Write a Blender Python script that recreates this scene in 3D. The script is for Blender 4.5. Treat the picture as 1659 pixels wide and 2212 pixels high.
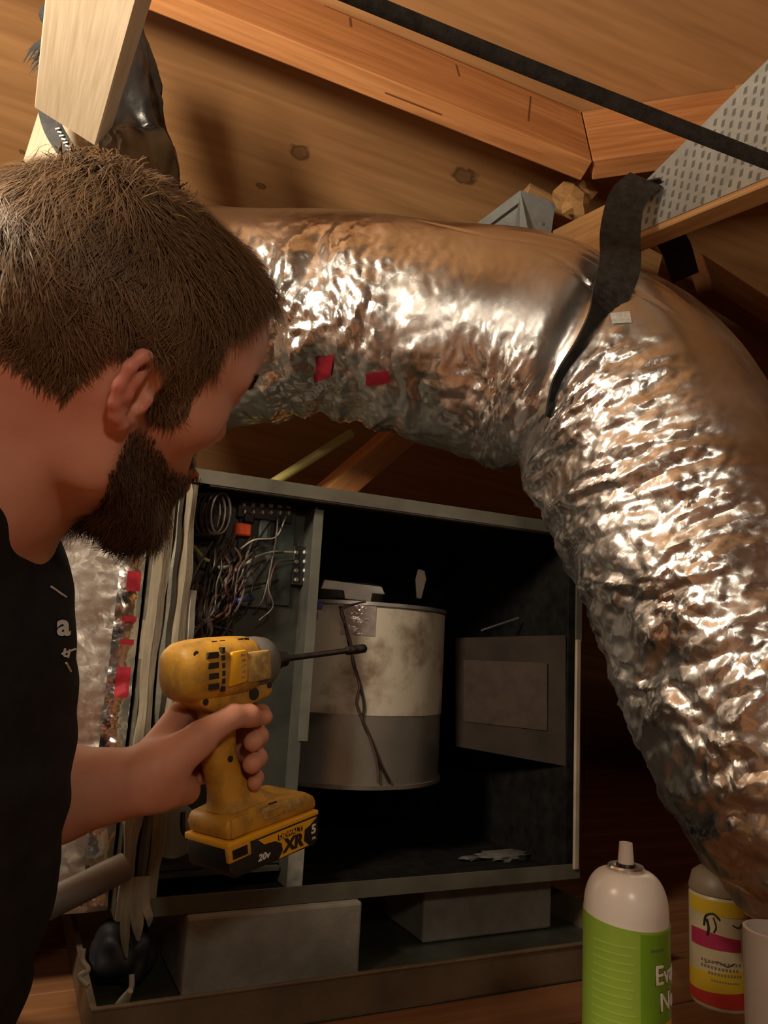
import bpy, bmesh, math, random
import numpy as np
from mathutils import Vector, Matrix
from mathutils.bvhtree import BVHTree

random.seed(7)
rng = np.random.default_rng(7)
for o in list(bpy.data.objects):
    bpy.data.objects.remove(o)
scene = bpy.context.scene
COL = scene.collection

# ------------------------------------------------------------------ camera
W, H, FPX = 1659.0, 2212.0, 1670.0
CAM = np.array([0.0, 0.0, 0.41])
PITCH, ROLL = math.radians(10.2), math.radians(3.2)
_f = np.array([0, math.cos(PITCH), math.sin(PITCH)])
_u0 = np.array([0, -math.sin(PITCH), math.cos(PITCH)])
_r0 = np.array([1.0, 0, 0])
_r = _r0 * math.cos(ROLL) + _u0 * math.sin(ROLL)
_u = _u0 * math.cos(ROLL) - _r0 * math.sin(ROLL)
cd = bpy.data.cameras.new('camera')
cd.sensor_fit = 'VERTICAL'; cd.sensor_height = 36.0; cd.sensor_width = 27.0
cd.lens = 36.0 * FPX / H
cd.clip_start = 0.02
co = bpy.data.objects.new('camera', cd); COL.objects.link(co)
m = Matrix.Identity(4)
for i in range(3):
    m[i][0] = _r[i]; m[i][1] = _u[i]; m[i][2] = -_f[i]; m[i][3] = CAM[i]
co.matrix_world = m
scene.camera = co

# ------------------------------------------------------------------ light and exposure
wd_ = bpy.data.worlds.new('world'); scene.world = wd_; wd_.use_nodes = True
wd_.node_tree.nodes['Background'].inputs[0].default_value = (1.0, 0.72, 0.48, 1)
wd_.node_tree.nodes['Background'].inputs[1].default_value = 0.04
lamp = bpy.data.lights.new('work_light', 'POINT')
lamp.energy = 60; lamp.color = (1.0, 0.82, 0.60); lamp.shadow_soft_size = 0.11
lo = bpy.data.objects.new('work_light', lamp); COL.objects.link(lo)
lo.location = (-0.72, 0.16, 1.02)
lamp2 = bpy.data.lights.new('fill_lamp', 'POINT')  # added fill behind the camera for the tool, can, cheek and neck
lamp2.energy = 9; lamp2.color = (1.0, 0.84, 0.64); lamp2.shadow_soft_size = 0.05
lo2 = bpy.data.objects.new('fill_lamp', lamp2); COL.objects.link(lo2)
lo2.location = (0.22, -0.38, 0.86)
scene.view_settings.view_transform = 'Standard'
scene.view_settings.look = 'None'
scene.view_settings.gamma = 1.0
scene.view_settings.use_curve_mapping = False
scene.view_settings.exposure = 0.10

# ------------------------------------------------------------------ helpers
def ray(px, py):
    return _f + (px - W / 2) / FPX * _r + (H / 2 - py) / FPX * _u
def P(px, py, d):
    return CAM + d * ray(px, py)
def on_plane(px, py, p0, n):
    d = ray(px, py); t = np.dot(np.array(p0) - CAM, n) / np.dot(d, n)
    return CAM + t * d
def PZ(px, py, z):
    return on_plane(px, py, (0, 0, z), np.array([0, 0, 1.0]))
def nrm(v):
    v = np.asarray(v, float); return v / np.linalg.norm(v)
def V(*a): return np.array(a, float)

def mesh_from(verts, faces, smooth=False):
    me = bpy.data.meshes.new('mesh')
    me.from_pydata([tuple(map(float, v)) for v in verts], [], [tuple(map(int, f)) for f in faces])
    me.validate()
    if smooth:
        me.polygons.foreach_set('use_smooth', [True] * len(me.polygons))
    return me
def mesh_np(verts, quads, smooth=True):
    """fast mesh from numpy arrays (all quads or all tris)"""
    me = bpy.data.meshes.new('mesh')
    verts = np.asarray(verts, np.float32); quads = np.asarray(quads, np.int32)
    k = quads.shape[1]
    me.vertices.add(len(verts)); me.vertices.foreach_set('co', verts.ravel())
    me.loops.add(quads.size); me.loops.foreach_set('vertex_index', quads.ravel())
    me.polygons.add(len(quads))
    me.polygons.foreach_set('loop_start', np.arange(0, quads.size, k, dtype=np.int32))
    me.polygons.foreach_set('use_smooth', np.full(len(quads), smooth))
    me.update(calc_edges=True); me.validate()
    return me
def obj(name, me, mat=None, parent=None, matrix=None):
    if name[-1].isdigit() is False: me.name = name
    o = bpy.data.objects.new(name, me); COL.objects.link(o)
    if mat is not None: me.materials.append(mat)
    if matrix is not None: o.matrix_basis = Matrix(matrix)
    if parent is not None: put(o, parent)
    return o
WM = {}
def put(o, parent):
    o.parent = parent
    pm = WM.get(parent.name) or full(parent)
    o.matrix_parent_inverse = pm.inverted()
def full(o):
    mm = o.matrix_basis.copy()
    if o.parent:
        mm = full(o.parent) @ o.matrix_parent_inverse @ mm
    return mm
def empty(name, loc):
    o = bpy.data.objects.new(name, None); COL.objects.link(o)
    o.empty_display_size = 0.02
    o.matrix_basis = Matrix.Translation(Vector(loc)); return o
def tag(o, label, cat, group=None, kind=None):
    o['label'] = label; o['category'] = cat
    if group: o['group'] = group
    if kind: o['kind'] = kind
    return o
def struct(o, label=None, cat=None):
    o['kind'] = 'structure'
    if label: o['label'] = label
    if cat: o['category'] = cat
    return o
def frame(origin, x, z):
    """4x4 with local X along x, local Z near z"""
    x = nrm(x); z = np.asarray(z, float); y = nrm(np.cross(z, x)); z = np.cross(x, y)
    mm = Matrix.Identity(4)
    for i in range(3):
        mm[i][0] = x[i]; mm[i][1] = y[i]; mm[i][2] = z[i]; mm[i][3] = origin[i]
    return mm
def apply(mm, pts):
    A = np.array(mm); pts = np.asarray(pts, float)
    return pts @ A[:3, :3].T + A[:3, 3]
def box_me(lo, hi, bevel=0.0, seg=2):
    bm = bmesh.new()
    bmesh.ops.create_cube(bm, size=1)
    lo = np.array(lo, float); hi = np.array(hi, float)
    for v in bm.verts:
        v.co = Vector((np.array(v.co) + 0.5) * (hi - lo) + lo)
    if bevel:
        bmesh.ops.bevel(bm, geom=bm.edges[:], offset=bevel, segments=seg, affect='EDGES', profile=0.5)
    me = bpy.data.meshes.new('box'); bm.to_mesh(me); bm.free(); return me
def prism_me(poly, y0, y1, bevel=0.0, seg=2, axis='y'):
    """poly: list of (x,z); extruded along local y"""
    bm = bmesh.new()
    a = [bm.verts.new((p[0], y0, p[1])) for p in poly]
    f = bm.faces.new(a)
    r = bmesh.ops.extrude_face_region(bm, geom=[f])
    for e in r['geom']:
        if isinstance(e, bmesh.types.BMVert): e.co.y = y1
    bmesh.ops.recalc_face_normals(bm, faces=bm.faces[:])
    if bevel:
        bmesh.ops.bevel(bm, geom=bm.edges[:], offset=bevel, segments=seg, affect='EDGES', profile=0.5)
    me = bpy.data.meshes.new('prism'); bm.to_mesh(me); bm.free()
    return me
def smooth_me(me, angle=None):
    me.polygons.foreach_set('use_smooth', [True] * len(me.polygons))
    if angle is not None:
        me.set_sharp_from_angle(angle=math.radians(angle))
    return me
def join_me(meshes):
    bm = bmesh.new()
    for me in meshes: bm.from_mesh(me)
    me = bpy.data.meshes.new('joined'); bm.to_mesh(me); bm.free(); return me
def xf(me, mm):
    me.transform(Matrix(mm)); return me
def catmull(pts, n):
    pts = np.asarray(pts, float)
    if len(pts) == 2:
        t = np.linspace(0, 1, n)[:, None]; return pts[0] * (1 - t) + pts[1] * t
    p = np.vstack([2 * pts[0] - pts[1], pts, 2 * pts[-1] - pts[-2]])
    L = len(pts) - 1; out = []
    for x in np.linspace(0, L, n):
        i = min(int(x), L - 1); t = x - i
        a, b, c, d = p[i], p[i + 1], p[i + 2], p[i + 3]
        out.append(0.5 * (2 * b + (c - a) * t + (2 * a - 5 * b + 4 * c - d) * t * t + (3 * b - a - 3 * c + d) * t ** 3))
    return np.array(out)
def frames_along(c, ref=None):
    T = np.gradient(c, axis=0); T /= np.linalg.norm(T, axis=1)[:, None]
    N = np.zeros_like(T)
    v = np.array([0, 0, 1.0]) if abs(T[0][2]) < 0.9 else np.array([1.0, 0, 0])
    if ref is not None: v = np.asarray(ref, float)
    for i in range(len(c)):
        if ref is not None: v = np.asarray(ref, float)
        v = v - T[i] * np.dot(v, T[i]); v /= np.linalg.norm(v); N[i] = v
    return T, N, np.cross(T, N)
def tube_me(pts, r, seg=8, n=None, flat=None, ref=None):
    """tube along catmull-rom of pts; r scalar or list per control point; flat=(rx,ry) makes a strap section"""
    n = n or max(2, (len(pts) - 1) * 6 + 1)
    if len(pts) == 2: n = 2
    c = catmull(pts, n)
    T, N, B = frames_along(c, ref)
    rr = np.full(n, r) if np.isscalar(r) else np.interp(np.linspace(0, 1, n), np.linspace(0, 1, len(r)), r)
    a = np.linspace(0, 2 * math.pi, seg, endpoint=False)
    vs = []
    for i in range(n):
        if flat is None:
            ring = c[i] + rr[i] * (np.cos(a)[:, None] * N[i] + np.sin(a)[:, None] * B[i])
        else:
            ring = c[i] + rr[i] * (flat[0] * np.cos(a)[:, None] * N[i] + flat[1] * np.sin(a)[:, None] * B[i])
        vs.append(ring)
    vs = np.concatenate(vs)
    fs = []
    for i in range(n - 1):
        for j in range(seg):
            k = (j + 1) % seg
            fs.append((i * seg + j, i * seg + k, (i + 1) * seg + k, (i + 1) * seg + j))
    fs.append(tuple(range(seg))[::-1]); fs.append(tuple((n - 1) * seg + j for j in range(seg)))
    me = mesh_from(vs, fs, True); me.set_sharp_from_angle(angle=math.radians(60)); return me
def lathe_me(profile, seg=48, axis='z', cap=True):
    """profile: list of (r, h)"""
    a = np.linspace(0, 2 * math.pi, seg, endpoint=False)
    vs = []
    for r, h in profile:
        ring = np.stack([r * np.cos(a), r * np.sin(a), np.full(seg, h)], 1)
        if axis == 'x': ring = np.stack([ring[:, 2], ring[:, 0], ring[:, 1]], 1)
        vs.append(ring)
    vs = np.concatenate(vs); n = len(profile); fs = []
    for i in range(n - 1):
        for j in range(seg):
            k = (j + 1) % seg
            fs.append((i * seg + j, i * seg + k, (i + 1) * seg + k, (i + 1) * seg + j))
    if cap:
        fs.append(tuple(range(seg))[::-1]); fs.append(tuple((n - 1) * seg + j for j in range(seg)))
    me = mesh_from(vs, fs, True); me.set_sharp_from_angle(angle=math.radians(38)); return me
def loft_me(rings, smooth=True, cap=True):
    rings = [np.asarray(r) for r in rings]; s = len(rings[0]); vs = np.concatenate(rings); fs = []
    for i in range(len(rings) - 1):
        for j in range(s):
            k = (j + 1) % s
            fs.append((i * s + j, i * s + k, (i + 1) * s + k, (i + 1) * s + j))
    if cap:
        fs.append(tuple(range(s))[::-1]); fs.append(tuple((len(rings) - 1) * s + j for j in range(s)))
    return mesh_from(vs, fs, smooth)
def text_me(body, size, extrude=0.0004, bold=0.0, align='CENTER'):
    c = bpy.data.curves.new('txt', 'FONT'); c.body = body; c.size = size; c.extrude = extrude; c.offset = bold
    c.align_x = align; c.align_y = 'CENTER'; c.resolution_u = 3
    o = bpy.data.objects.new('txt', c); COL.objects.link(o)
    dg = bpy.context.evaluated_depsgraph_get()
    me = bpy.data.meshes.new_from_object(o.evaluated_get(dg))
    bpy.data.objects.remove(o); bpy.data.curves.remove(c)
    me.materials.clear(); return me

# ---- piecewise linear "crumpled foil" noise and smooth value noise (numpy)
def hash2(ix, iy, seed):
    h = (ix.astype(np.int64) * 374761393 + iy.astype(np.int64) * 668265263 + seed * 1442695041) & 0xffffffff
    h = ((h ^ (h >> 13)) * 1274126177) & 0xffffffff
    h = h ^ (h >> 16)
    return (h & 0xffff) / 32767.5 - 1.0
def crumple(u, v, seed):
    """linear interpolation on a skewed triangle lattice: flat facets with sharp creases"""
    s = (u + v) * 0.3660254; i = np.floor(u + s); j = np.floor(v + s)
    x = u + s - i; y = v + s - j
    a = hash2(i, j, seed); b1 = hash2(i + 1, j, seed); b2 = hash2(i, j + 1, seed); c = hash2(i + 1, j + 1, seed)
    return np.where(x > y, a + (b1 - a) * x + (c - b1) * y, a + (b2 - a) * y + (c - b2) * x)
def vnoise(u, v, seed):
    i = np.floor(u); j = np.floor(v); x = u - i; y = v - j
    x = x * x * (3 - 2 * x); y = y * y * (3 - 2 * y)
    a = hash2(i, j, seed); b = hash2(i + 1, j, seed); c = hash2(i, j + 1, seed); d = hash2(i + 1, j + 1, seed)
    return (a * (1 - x) + b * x) * (1 - y) + (c * (1 - x) + d * x) * y
def sstep(a, b, x):
    t = np.clip((x - a) / (b - a), 0, 1); return t * t * (3 - 2 * t)

# ------------------------------------------------------------------ materials
def newmat(name):
    m = bpy.data.materials.new(name); m.use_nodes = True
    nt = m.node_tree; return m, nt, nt.nodes['Principled BSDF']
def N_(nt, t, **kw):
    n = nt.nodes.new(t)
    for k, v in kw.items():
        if k in ('operation', 'blend_type', 'data_type', 'feature', 'attribute_name', 'wave_type', 'interpolation_type', 'noise_dimensions'):
            setattr(n, k, v)
        else: n.inputs[k].default_value = v
    return n
def c4(c): return (c[0], c[1], c[2], 1.0)
def ramp(nt, fac, stops):
    r = nt.nodes.new('ShaderNodeValToRGB'); e = r.color_ramp.elements
    while len(e) < len(stops): e.new(0.5)
    for i, (p, c) in enumerate(stops): e[i].position = p; e[i].color = c4(c)
    nt.links.new(fac, r.inputs['Fac']); return r.outputs['Color']
def plain(name, c, rough=0.5, metal=0.0, c2=None, scale=20.0, bump=0.0, bscale=200.0, spec=0.5, lo=0.35, hi=0.65, stretch=None):
    """colour with an optional noise blend to a second colour and fine bump"""
    m, nt, b = newmat(name)
    b.inputs['Base Color'].default_value = c4(c); b.inputs['Roughness'].default_value = rough
    b.inputs['Metallic'].default_value = metal; b.inputs['Specular IOR Level'].default_value = spec
    tc = nt.nodes.new('ShaderNodeTexCoord')
    src = tc.outputs['Object']
    if stretch:
        mp = nt.nodes.new('ShaderNodeMapping'); mp.inputs['Scale'].default_value = stretch
        nt.links.new(src, mp.inputs['Vector']); src = mp.outputs['Vector']
    if c2 is not None:
        n = N_(nt, 'ShaderNodeTexNoise', Scale=scale, Detail=5.0, Roughness=0.6)
        nt.links.new(src, n.inputs['Vector'])
        nt.links.new(ramp(nt, n.outputs['Fac'], [(lo, c), (hi, c2)]), b.inputs['Base Color'])
    if bump:
        n2 = N_(nt, 'ShaderNodeTexNoise', Scale=bscale, Detail=4.0)
        nt.links.new(src, n2.inputs['Vector'])
        bp = N_(nt, 'ShaderNodeBump', Strength=bump, Distance=0.002)
        nt.links.new(n2.outputs['Fac'], bp.inputs['Height']); nt.links.new(bp.outputs['Normal'], b.inputs['Normal'])
    return m
def wood(name, dark, light, along=2.0, across=30.0, rough=0.6, knots=(), bands=0.45, spec=0.35):
    """grain runs along local X; knots: (x, y, rx, ry) in local coordinates"""
    m, nt, b = newmat(name); L = nt.links
    b.inputs['Roughness'].default_value = rough; b.inputs['Specular IOR Level'].default_value = spec
    tc = nt.nodes.new('ShaderNodeTexCoord')
    mp = nt.nodes.new('ShaderNodeMapping'); mp.inputs['Scale'].default_value = (along, across, across)
    L.new(tc.outputs['Object'], mp.inputs['Vector'])
    n1 = N_(nt, 'ShaderNodeTexNoise', Scale=1.0, Detail=4.0, Roughness=0.55, Distortion=0.8)
    L.new(mp.outputs['Vector'], n1.inputs['Vector'])
    mp2 = nt.nodes.new('ShaderNodeMapping'); mp2.inputs['Scale'].default_value = (along * 4, across * 7, across * 7)
    L.new(tc.outputs['Object'], mp2.inputs['Vector'])
    n2 = N_(nt, 'ShaderNodeTexNoise', Scale=1.0, Detail=3.0)
    L.new(mp2.outputs['Vector'], n2.inputs['Vector'])
    mid = tuple((a + c) / 2 for a, c in zip(dark, light))
    col = ramp(nt, n1.outputs['Fac'], [(0.5 - bands / 2, dark), (0.5, mid), (0.5 + bands / 2, light)])
    mx = nt.nodes.new('ShaderNodeMix'); mx.data_type = 'RGBA'; mx.blend_type = 'MULTIPLY'; mx.inputs[0].default_value = 0.55
    L.new(col, mx.inputs[6]); L.new(ramp(nt, n2.outputs['Fac'], [(0.3, (0.62, 0.58, 0.52)), (0.62, (1, 1, 1))]), mx.inputs[7])
    out = mx.outputs[2]
    for kx, ky, rx, ry in knots:
        sub = N_(nt, 'ShaderNodeVectorMath', operation='SUBTRACT'); sub.inputs[1].default_value = (kx, ky, 0)
        L.new(tc.outputs['Object'], sub.inputs[0])
        mul = N_(nt, 'ShaderNodeVectorMath', operation='MULTIPLY'); mul.inputs[1].default_value = (1 / rx, 1 / ry, 0)
        L.new(sub.outputs[0], mul.inputs[0])
        ln = N_(nt, 'ShaderNodeVectorMath', operation='LENGTH'); L.new(mul.outputs[0], ln.inputs[0])
        nz = N_(nt, 'ShaderNodeTexNoise', Scale=70.0, Detail=2.0); L.new(tc.outputs['Object'], nz.inputs['Vector'])
        ad = N_(nt, 'ShaderNodeMath', operation='ADD'); L.new(ln.outputs['Value'], ad.inputs[0]); L.new(nz.outputs['Fac'], ad.inputs[1])
        fac = ramp(nt, ad.outputs[0], [(0.0, (0.75,) * 3), (0.62, (0.6,) * 3), (0.78, (0.95,) * 3), (1.0, (0, 0, 0))])
        dv = ad.outputs[0].node; dv2 = N_(nt, 'ShaderNodeMath', operation='MULTIPLY'); dv2.inputs[1].default_value = 0.6
        L.new(ad.outputs[0], dv2.inputs[0]); L.new(dv2.outputs[0], fac.node.inputs['Fac'])
        mk = nt.nodes.new('ShaderNodeMix'); mk.data_type = 'RGBA'
        L.new(fac, mk.inputs[0]); L.new(out, mk.inputs[6]); mk.inputs[7].default_value = c4(tuple(d * 0.33 for d in dark))
        out = mk.outputs[2]
    L.new(out, b.inputs['Base Color'])
    bp = N_(nt, 'ShaderNodeBump', Strength=0.25, Distance=0.001)
    L.new(n2.outputs['Fac'], bp.inputs['Height']); L.new(bp.outputs['Normal'], b.inputs['Normal'])
    return m
def foil_mat(name, col=(0.80, 0.80, 0.80), rough=(0.16, 0.34), bump=0.35, scale=55.0, fine=180.0, rscale=9.0, attr=None):
    m, nt, b = newmat(name); L = nt.links
    b.inputs['Metallic'].default_value = 1.0; b.inputs['Base Color'].default_value = c4(col)
    tc = nt.nodes.new('ShaderNodeTexCoord')
    n = N_(nt, 'ShaderNodeTexNoise', Scale=rscale, Detail=4.0); L.new(tc.outputs['Object'], n.inputs['Vector'])
    mr = N_(nt, 'ShaderNodeMapRange'); mr.inputs[1].default_value = 0.35; mr.inputs[2].default_value = 0.65
    mr.inputs[3].default_value = rough[0]; mr.inputs[4].default_value = rough[1]
    L.new(n.outputs['Fac'], mr.inputs[0]); L.new(mr.outputs[0], b.inputs['Roughness'])
    dn = N_(nt, 'ShaderNodeTexNoise', Scale=14.0, Detail=2.0); L.new(tc.outputs['Object'], dn.inputs['Vector'])
    wp = N_(nt, 'ShaderNodeVectorMath', operation='MULTIPLY_ADD'); wp.inputs[1].default_value = (0.05, 0.05, 0.05)
    L.new(dn.outputs['Color'], wp.inputs[0]); L.new(tc.outputs['Object'], wp.inputs[2])
    tot = None
    for sc_, wgt in ((scale, 0.55), (scale * 2.3, 0.5), (scale * 5.0, 0.25)):
        v = N_(nt, 'ShaderNodeTexVoronoi', Scale=sc_); L.new(wp.outputs[0], v.inputs['Vector'])
        sb_ = N_(nt, 'ShaderNodeVectorMath', operation='SUBTRACT'); sb_.inputs[1].default_value = (0.5, 0.5, 0.5); L.new(v.outputs['Color'], sb_.inputs[0])
        sl_2 = N_(nt, 'ShaderNodeVectorMath', operation='SCALE'); sl_2.inputs['Scale'].default_value = wgt; L.new(sb_.outputs[0], sl_2.inputs[0])
        if tot is None: tot = sl_2.outputs[0]
        else:
            ad_ = N_(nt, 'ShaderNodeVectorMath', operation='ADD'); L.new(tot, ad_.inputs[0]); L.new(sl_2.outputs[0], ad_.inputs[1]); tot = ad_.outputs[0]
    fin = N_(nt, 'ShaderNodeVectorMath', operation='SCALE'); fin.inputs['Scale'].default_value = bump; L.new(tot, fin.inputs[0])
    ge = nt.nodes.new('ShaderNodeNewGeometry'); na_ = N_(nt, 'ShaderNodeVectorMath', operation='ADD')
    L.new(ge.outputs['Normal'], na_.inputs[0]); L.new(fin.outputs[0], na_.inputs[1])
    nz_ = N_(nt, 'ShaderNodeVectorMath', operation='NORMALIZE'); L.new(na_.outputs[0], nz_.inputs[0]); L.new(nz_.outputs[0], b.inputs['Normal'])
    if attr:
        at_ = nt.nodes.new('ShaderNodeAttribute'); at_.attribute_name = attr
        m2 = N_(nt, 'ShaderNodeMapRange'); m2.inputs[3].default_value = 0.03; m2.inputs[4].default_value = bump
        L.new(at_.outputs['Fac'], m2.inputs[0]); L.new(m2.outputs[0], fin.inputs['Scale'])
        m3 = N_(nt, 'ShaderNodeMath', operation='MULTIPLY_ADD'); m3.inputs[1].default_value = -0.16
        L.new(at_.outputs['Fac'], m3.inputs[0]); L.new(mr.outputs[0], m3.inputs[2])
        m4 = N_(nt, 'ShaderNodeMath', operation='ADD'); m4.inputs[1].default_value = 0.12
        L.new(m3.outputs[0], m4.inputs[0]); L.new(m4.outputs[0], b.inputs['Roughness'])
    return m

M = {}
M['galv'] = plain('galvanized_steel', (0.42, 0.44, 0.43), 0.38, 0.85, (0.55, 0.57, 0.56), 35, 0.1)
M['plate'] = plain('nail_plate_steel', (0.30, 0.34, 0.35), 0.5, 0.35, (0.40, 0.44, 0.45), 25, 0.1)
M['cab'] = plain('cabinet_paint', (0.085, 0.083, 0.066), 0.5, 0.2, (0.13, 0.125, 0.10), 14, 0.1)
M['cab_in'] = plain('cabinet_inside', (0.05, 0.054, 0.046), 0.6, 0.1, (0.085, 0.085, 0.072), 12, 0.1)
M['liner'] = plain('black_liner', (0.006, 0.006, 0.006), 0.95, 0.0, (0.014, 0.0135, 0.013), 40, 0.4, 120, spec=0.05)
M['fibre'] = plain('fibrous_insulation_edge', (0.15, 0.13, 0.095), 0.9, 0.0, (0.30, 0.265, 0.205), 60, 0.6, 160, spec=0.1, stretch=(1, 1, 0.12))
M['foil'] = foil_mat('duct_foil')
M['foil2'] = foil_mat('plenum_foil', (0.76, 0.73, 0.70), (0.38, 0.52), 0.22, 60)
M['strap'] = plain('woven_strap', (0.018, 0.017, 0.016), 0.75, 0.0, (0.04, 0.037, 0.033), 90, 0.5, 500, spec=0.3)
M['strapg'] = plain('grey_strap', (0.05, 0.055, 0.06), 0.7, 0.0, (0.085, 0.09, 0.095), 60, 0.4, 500, spec=0.3)
M['black'] = plain('black_plastic', (0.012, 0.012, 0.013), 0.4, 0.0, (0.02, 0.02, 0.02), 30, 0.15)
M['bag'] = plain('black_film', (0.010, 0.010, 0.011), 0.28, 0.0, (0.016, 0.016, 0.016), 20, 0.5, 40)
M['yellow'] = plain('yellow_plastic', (0.62, 0.33, 0.035), 0.5, 0.0, (0.27, 0.155, 0.04), 42, 0.15, 300, lo=0.45, hi=0.72)
M['yellow2'] = plain('bright_yellow_print', (0.85, 0.45, 0.02), 0.4, 0.0)
M['worn'] = plain('worn_yellow_label', (0.55, 0.38, 0.12), 0.55, 0.0, (0.32, 0.22, 0.08), 120, 0.2, lo=0.4, hi=0.6)
M['nose'] = plain('grey_nose_rubber', (0.11, 0.11, 0.10), 0.55, 0.0, (0.16, 0.155, 0.14), 40)
M['dark'] = plain('dark_recess', (0.02, 0.016, 0.012), 0.7)
M['steel'] = plain('black_oxide_steel', (0.035, 0.028, 0.028), 0.4, 0.8, (0.06, 0.05, 0.048), 60)
M['white'] = plain('white_print', (0.75, 0.74, 0.72), 0.5)
M['canwhite'] = plain('white_enamel', (0.72, 0.69, 0.65), 0.28, 0.0, (0.68, 0.65, 0.61), 30)
M['cangreen'] = plain('green_label', (0.26, 0.42, 0.045), 0.33, 0.0, (0.22, 0.37, 0.05), 18)
M['cangreen2'] = plain('deep_green_label', (0.15, 0.32, 0.015), 0.33, 0.0, (0.12, 0.27, 0.02), 18)
M['fade'] = plain('pale_green_print', (0.30, 0.45, 0.075), 0.35)
M['orange'] = plain('orange_print', (0.75, 0.33, 0.03), 0.4)
M['greytxt'] = plain('grey_print', (0.10, 0.15, 0.05), 0.5)
M['ink'] = plain('dark_ink', (0.035, 0.03, 0.02), 0.5)
M['tin'] = plain('tin_rim', (0.62, 0.60, 0.57), 0.28, 1.0)
M['cancream'] = plain('cream_label', (0.62, 0.54, 0.36), 0.4, 0.0, (0.52, 0.45, 0.28), 25)
M['canyellow'] = plain('yellow_label_band', (0.65, 0.46, 0.03), 0.4)
M['canmag'] = plain('magenta_banner', (0.40, 0.03, 0.09), 0.4)
M['canred'] = plain('red_label_band', (0.50, 0.04, 0.03), 0.4)
M['cap'] = plain('tan_cap', (0.25, 0.19, 0.13), 0.45)
M['pvc'] = plain('white_pvc', (0.62, 0.58, 0.55), 0.35, 0.0, (0.56, 0.52, 0.49), 12)
M['pan'] = plain('drain_pan_metal', (0.24, 0.19, 0.13), 0.5, 0.45, (0.15, 0.11, 0.075), 9, 0.15)
M['pan_in'] = plain('drain_pan_inside', (0.10, 0.11, 0.085), 0.35, 0.4, (0.06, 0.065, 0.05), 10, 0.1)
M['foam'] = plain('foam_block', (0.28, 0.27, 0.235), 0.85, 0.0, (0.21, 0.195, 0.165), 24, 0.4, 150)
M['board'] = plain('control_board', (0.012, 0.022, 0.02), 0.5, 0.0, (0.03, 0.042, 0.036), 60)
M['boardg'] = plain('grey_board', (0.09, 0.105, 0.095), 0.5, 0.0, (0.06, 0.07, 0.065), 60)
M['screw'] = plain('bright_screw', (0.62, 0.58, 0.50), 0.3, 1.0)
M['relay'] = plain('orange_relay', (0.70, 0.09, 0.02), 0.4)
M['coil'] = plain('copper_coil', (0.022, 0.017, 0.016), 0.5, 0.2, (0.04, 0.028, 0.024), 80)
M['w_grey'] = plain('grey_wire', (0.085, 0.08, 0.072), 0.45)
M['w_white'] = plain('white_wire', (0.30, 0.28, 0.23), 0.45)
M['w_brown'] = plain('brown_wire', (0.075, 0.035, 0.025), 0.5)
M['w_yellow'] = plain('yellow_wire', (0.42, 0.36, 0.12), 0.45)
M['w_blue'] = plain('blue_wire', (0.03, 0.04, 0.16), 0.45)
M['w_black'] = plain('black_wire', (0.012, 0.011, 0.011), 0.45)
M['blower'] = plain('blower_galvanized', (0.34, 0.34, 0.31), 0.34, 0.7, (0.26, 0.255, 0.23), 9, 0.1, 150)
M['blower_b'] = plain('blower_side', (0.20, 0.17, 0.14), 0.5, 0.5, (0.13, 0.105, 0.09), 12)
M['tag'] = plain('stained_paper_label', (0.50, 0.46, 0.38), 0.6, 0.15, (0.20, 0.15, 0.10), 11, 0.15, lo=0.50, hi=0.68)
M['redtape'] = plain('red_print_tape', (0.42, 0.025, 0.045), 0.35, 0.4, (0.25, 0.02, 0.035), 60)
M['greyplastic'] = plain('grey_green_plastic', (0.20, 0.23, 0.20), 0.5, 0.0, (0.26, 0.29, 0.255), 15)
M['conduit'] = plain('grey_conduit', (0.17, 0.15, 0.13), 0.5, 0.1, (0.12, 0.11, 0.10), 20)
M['rag'] = plain('dark_drain_hose', (0.012, 0.013, 0.018), 0.6, 0.0, (0.02, 0.02, 0.024), 20)
M['shirt'] = plain('black_shirt_cloth', (0.011, 0.010, 0.011), 0.85, 0.0, (0.017, 0.016, 0.016), 40, 0.35, 900, spec=0.2)
M['trousers'] = plain('dark_trousers', (0.02, 0.02, 0.024), 0.9, 0.0, (0.03, 0.03, 0.034), 60, 0.3, 700, spec=0.2)
M['eye'] = plain('eye_white', (0.6, 0.57, 0.53), 0.2)

# ================================================================== STRUCTURE
DN = nrm((0, 0.5, 1.0))                       # outward normal of the far roof slope
DP = np.array([0, 0, 2.06])
def deck(px, py): return on_plane(px, py, DP, DN)
K = deck(1256, 240)                           # corner where rafter and blocking meet
A1 = deck(700, 6); B1 = deck(1659, 178)
adir = nrm(A1 - K); bdir = nrm(B1 - K)
dm = frame(K, -adir, -DN)                     # deck local frame, grain along the rafter
dinv = np.linalg.inv(np.array(dm))
def dloc(p): return (dinv @ np.append(p, 1))[:3]
kn = []
for px, py, rx, ry in ((648, 329, 0.020, 0.016), (1003, 380, 0.026, 0.017), (563, 402, 0.010, 0.007), (1525, 590, 0.024, 0.018), (48, 328, 0.006, 0.005)):
    q = dloc(deck(px, py)); kn.append((q[0], q[1], rx, ry))
M['deck'] = wood('plywood_deck', (0.30, 0.150, 0.060), (0.52, 0.295, 0.13), 0.9, 9.0, 0.55, kn, bands=0.6)
M['deck2'] = wood('plywood_wall', (0.30, 0.165, 0.08), (0.50, 0.31, 0.16), 0.9, 9.0, 0.6, (), bands=0.6)
M['rafter'] = wood('rafter_fir', (0.42, 0.165, 0.055), (0.66, 0.31, 0.12), 2.0, 26.0, 0.55, (), bands=0.4)
M['pine'] = wood('pine_lumber', (0.50, 0.27, 0.11), (0.68, 0.42, 0.19), 2.0, 26.0, 0.55, (), bands=0.4)
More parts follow.
